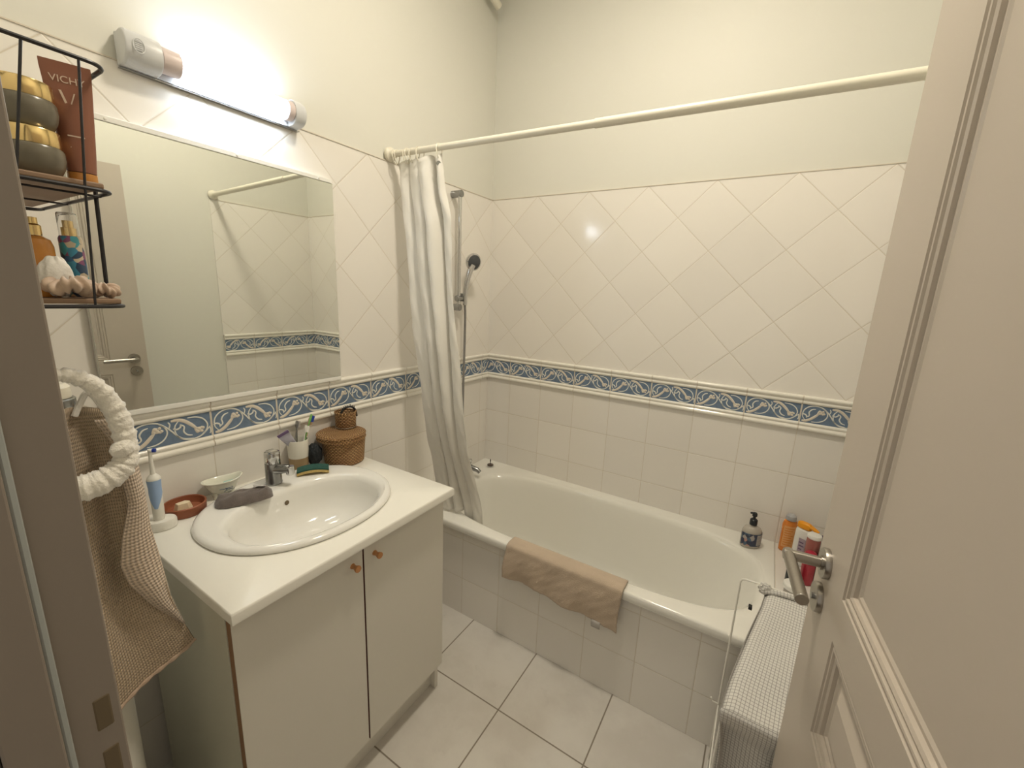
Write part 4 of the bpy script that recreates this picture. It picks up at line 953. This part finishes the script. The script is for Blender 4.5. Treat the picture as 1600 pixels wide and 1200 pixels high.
for i in range(7):
    P = catmull([(.002+.006*math.cos(i*1.7+1), -.0315+.001*i*.3, .026+.0018*i), (.010*math.cos(i*2.1)+.010, -.0330, .030+.0015*i), (.020*math.cos(i*.9)+.004, -.0345+.002*abs(math.cos(i)), .035+.001*i)], 4)
    mb.tube(P, .0008, 5)
mb.build('printed_flower', M['inkblue'], pb)
mb = MB()
for i in range(6): mb.tube(catmull([(-.016+.003*i, .002*i-.004, .0315), (-.010+.004*math.sin(i*2), .006-.002*i, .0345), (-.002-.004*math.cos(i), -.006+.003*i, .0315)], 4), .0008, 5)
mb.build('printed_flower', M['inkblue'], pb)
mb = MB(); mb.rings([[(x*k_, y*k_, z) for x, y in ((-.017,-.010),(.017,-.010),(.019,0),(.017,.010),(-.017,.010),(-.019,0))] for z, k_ in ((0,.8),(.003,1),(.008,1),(.011,.8))])
ts = mb.build('soap_bar', M['teal'], sub=1, loc=(.048, -1.457, CT+.036)); ts.rotation_euler = (0, 0, math.radians(72)); tag(ts, 'thin teal soap bar inside the porcelain bath-shaped dish', 'soap')

# grey bath glove draped over the sink rim
P0, P1 = V((.120, -1.532, 0)), V((.172, -1.400, 0))
dv = (P1-P0).normalized(); nv = V((dv.y, -dv.x, 0))
def glove(u, v):
    a = (v-.5)*2; hw = interp([(0,.018),(.05,.030),(.2,.038),(.75,.038),(.95,.030),(1,.022)], u); q_ = P0 + dv*(u*.146) + nv*(a*hw - .002)
    e = 1-abs(a)**3; zz = CZt + .0178 + .026*e**.8*min(1, u*9+.2)*min(1, (1-u)*7+.3) + .0022*math.sin(u*21+a*3)*e + .0016*math.sin(a*9+u*12)*e
    return (q_.x, q_.y, zz)
mb = MB(); mb.grid(glove, 34, 22); nbt = [(glove(i/33, j/21)) for j in range(22) for i in range(34)]
mb.add([(x, y, CZt+.0176) for x, y, z in nbt], [(j*34+i, (j+1)*34+i, (j+1)*34+i+1, j*34+i+1) for j in range(21) for i in range(33)])
edge = [j*34 for j in range(22)] + [21*34+i for i in range(1, 34)] + [j*34+33 for j in range(20, -1, -1)] + [i for i in range(32, 0, -1)]
mb.add([nbt[i] for i in edge] + [(nbt[i][0], nbt[i][1], CZt+.0176) for i in edge], [(i, (i+1) % len(edge), len(edge)+(i+1) % len(edge), len(edge)+i) for i in range(len(edge))])
go = mb.build('bath_glove', M['mitt'], angle=80); tag(go, 'grey terry bath glove lying on the back rim of the sink', 'washcloth')
q_ = V(glove(.78, .42)); mb = MB(); mb.grid(lambda u, v: (q_.x + dv.x*(u-.5)*.030 - nv.x*(v-.5)*.016, q_.y + dv.y*(u-.5)*.030 - nv.y*(v-.5)*.016, q_.z+.0032+.003*math.sin(u*3+v*2)), 6, 5); lab(mb.build('care_tag', M['label'], go, solid=.0006), 'pale care tag')

CUX, CUY = .046, -1.229
cu = thing('tumbler', 'two-tone cream and brown ceramic cup holding toothbrushes', 'cup', (CUX, CUY, CT))
MB().lathe([(0,0),(.0290,0),(.0300,.002),(.0325,.054),(.0298,.054),(.0280,.006),(0,.006)], (0,0,0), 40, cap0=False, cap1=False).build('brown_base', M['cup_base'], cu)
MB().lathe([(.0326,.0542),(.0350,.1165),(.0346,.118),(.0328,.118),(.0320,.116),(.0299,.0542)], (0,0,0), 40, cap0=False, cap1=False).build('cream_upper', M['cup'], cu)
def stick(name, base, top, m, headm, label, wd=.0056, th=.003, hl=.026, face=(.9,-.4,0)):
    b, tp = V(base), V(top); d = (tp-b); Ln = d.length; q = d.to_track_quat('Z', 'Y').to_matrix()
    t = thing(name, label, 'toothbrush', b); mb = MB(); R = []
    for s, k_ in ((0,.7),(.05,1),(.45,1.25),(.62,1),(.78,.62),(.84,.70),(.88,1.15),(.97,1.2),(1,.8)):
        R.append([q @ V((wd*k_*math.cos(2*PI*i/12), th*k_*math.sin(2*PI*i/12), s*Ln)) for i in range(12)])
    mb.rings(R); o = mb.build('handle', m, t); f = (q @ V((0, -1, 0)))
    c = d*.92; mb = MB(); a = q @ V((.0042, 0, 0)); z_ = d.normalized()*.011
    mb.rings([[c+f*.003+sx*a+sz*z_ for sx, sz in ((-1,-1),(1,-1),(1,1),(-1,1))], [c+f*.012+sx*a*.9+sz*z_ for sx, sz in ((-1,-1),(1,-1),(1,1),(-1,1))]]); mb.build('bristles', headm, t, False)
    return t
zc = CT+.007
g = stick('manual_toothbrush', (CUX-.004, CUY-.010, zc), (.058, -1.178, CT+.200), M['green'], M['royal'], 'green and white toothbrush with blue bristles in the cup, tallest one')
stick('manual_toothbrush', (CUX+.015, CUY-.012, zc), (.062, -1.204, CT+.165), M['white_plastic'], M['white'], 'white toothbrush leaning beside the green one in the cup', .005)
stick('manual_toothbrush', (CUX-.006, CUY+.008, zc), (.040, -1.174, CT+.182), M['tan'], M['tan'], 'tan toothbrush behind the green one in the cup', .005)
stick('manual_toothbrush', (CUX-.014, CUY-.010, zc), (.026, -1.214, CT+.178), M['dullchrome'], M['label'], 'grey translucent toothbrush at the back of the cup', .006)
tp = thing('toothpaste_tube', 'crumpled lilac toothpaste tube sticking out of the cup to the left', 'toothpaste', (CUX+.004, CUY-.004, CT+.078))
td = V((.002, -.046, .070)); tn = td.normalized(); tw_ = tn.cross(V((.88, -.47, 0))).normalized(); th_ = tn.cross(tw_)
mb = MB(); R = []
for q in [i/10 for i in range(11)]:
    hw = lerp(.0115, .0185, q); hh_ = lerp(.008, .0013, q)
    R.append([td*q + tw_*hw*math.cos(2*PI*i/16) + th_*(hh_*math.sin(2*PI*i/16)+.0018*math.sin(q*9+i*.4)) for i in range(16)])
mb.rings(R); mb.build('tube_body', M['paste'], tp, angle=60)
mb = MB(); mb.rings([[td*q + th_*a*.0016 + tw_*b_*.0190 for a, b_ in ((-1,-1),(1,-1),(1,1),(-1,1))] for q in (1.002, 1.12)]); mb.build('crimped_end', M['paste2'], tp, False)

# sponge
SPC = V((.134, -1.233, 0)); a0 = math.radians(56)
def spg(z0, z1, k_=1):
    R = []
    for i in range(13):
        s = (i/12-.5)*2; bend = .0075*(1-s*s)
        R.append([V((SPC.x+math.cos(a0)*s*.050*k_ - math.sin(a0)*wv, SPC.y+math.sin(a0)*s*.050*k_ + math.cos(a0)*wv, RIM+z+bend)) for wv, z in ((-.021,z0),(.021,z0),(.021,z1),(-.021,z1))])
    return R
mb = MB(); mb.rings(spg(.0005, .0100)); sgo = mb.build('sponge', M['sponge'], bevel=.0012); tag(sgo, 'curved yellow sponge with green scourer on the back rim of the sink', 'sponge')
mb = MB(); mb.rings(spg(.0103, .0165)); lab(mb.build('scourer', M['scour'], sgo, bevel=.001), 'dark green scouring layer')

# black mesh pouf, wicker boxes
tag(blob('mesh_pouf', (.066, -1.182, CT+.052), (.029, .026, .040), M['pouf'], amp=.16, seed=8, k1=9, k2=7), 'black mesh bath pouf between the cup and the wicker box', 'bath pouf')
tag(blob('mesh_pouf', (.034, -1.172, CT+.088), (.020, .016, .018), M['pouf'], amp=.16, seed=2, k1=9, k2=7), 'second smaller black puff behind the cup, above the first', 'bath pouf') if False else None
WX, WY = .088, -1.082
wk = thing('wicker_box', 'round brown wicker box with a fitted lid at the right of the worktop', 'basket', (WX, WY, CT))
MB().lathe([(0,0),(.067,0),(.0710,.004),(.0745,.050),(.0775,.088),(.0765,.0935),(0,.0935)], (.003,.007,0), 64, cap0=False, cap1=False).build('body', M['wicker'], wk)
mb = MB(); mb.lathe([(0,.0940),(.0835,.0940),(.0850,.0950),(.0860,.1090),(.0850,.1130),(.0820,.1155),(.05,.1165),(0,.1170)], (0,0,0), 64, cap0=False, cap1=False); mb.build('lid', M['wicker'], wk)
for z in (.0965, .1110):
    mb = MB(); mb.tube([(.0862*math.cos(2*PI*i/64), .0862*math.sin(2*PI*i/64), z) for i in range(64)], .0022, 8, closed=True); mb.build('lid_rim', M['wicker'], wk)
SWX, SWY, SWZ = .060, -1.040, CT+.1175
sw = thing('small_wicker_basket', 'small open wicker basket standing on the wicker box', 'basket', (SWX, SWY, SWZ))
MB().lathe([(0,.004),(.033,.004),(.0345,.008),(.0365,.060),(.0385,.0640),(.0400,.0600),(.0390,.054),(.0370,.004),(.035,0),(0,0)], (0,0,0), 48, cap0=False, cap1=False).build('body', M['wicker'], sw)
MB().tube([(.0385*math.cos(2*PI*i/48), .0385*math.sin(2*PI*i/48), .062) for i in range(48)], .0026, 8, closed=True).build('rim', M['wicker'], sw)
MB().tube([(.0375*math.cos(2*PI*i/48), .0375*math.sin(2*PI*i/48), .0045) for i in range(48)], .0014, 8, closed=True).build('metal_band', M['steel'], sw)
hc = thing('hair_clip', 'dark toothed hair clip sticking out of the small wicker basket', 'hair clip', (SWX+.002, SWY+.010, SWZ+.058))
P = catmull([(-.012,-.028,-.030),(-.010,-.022,.002),(-.004,-.008,.018),(.004,.012,.020),(.010,.026,.006),(.012,.030,-.020)], 6)
MB().tube(P, .0042, 8).build('clip_arm', M['dark'], hc)
mb = MB()
for i in range(8, 24, 2): mb.tube([P[i], P[i]+V((.003*math.sin(i), .002*math.cos(i*2), .010))], .0014, 5)
mb.build('teeth', M['dark'], hc)
tag(blob('hair_elastic', (SWX, SWY, SWZ+.022), (.024,.024,.013), M['pouf'], amp=.12, seed=5), 'dark hair elastic inside the small wicker basket', 'hair elastic')
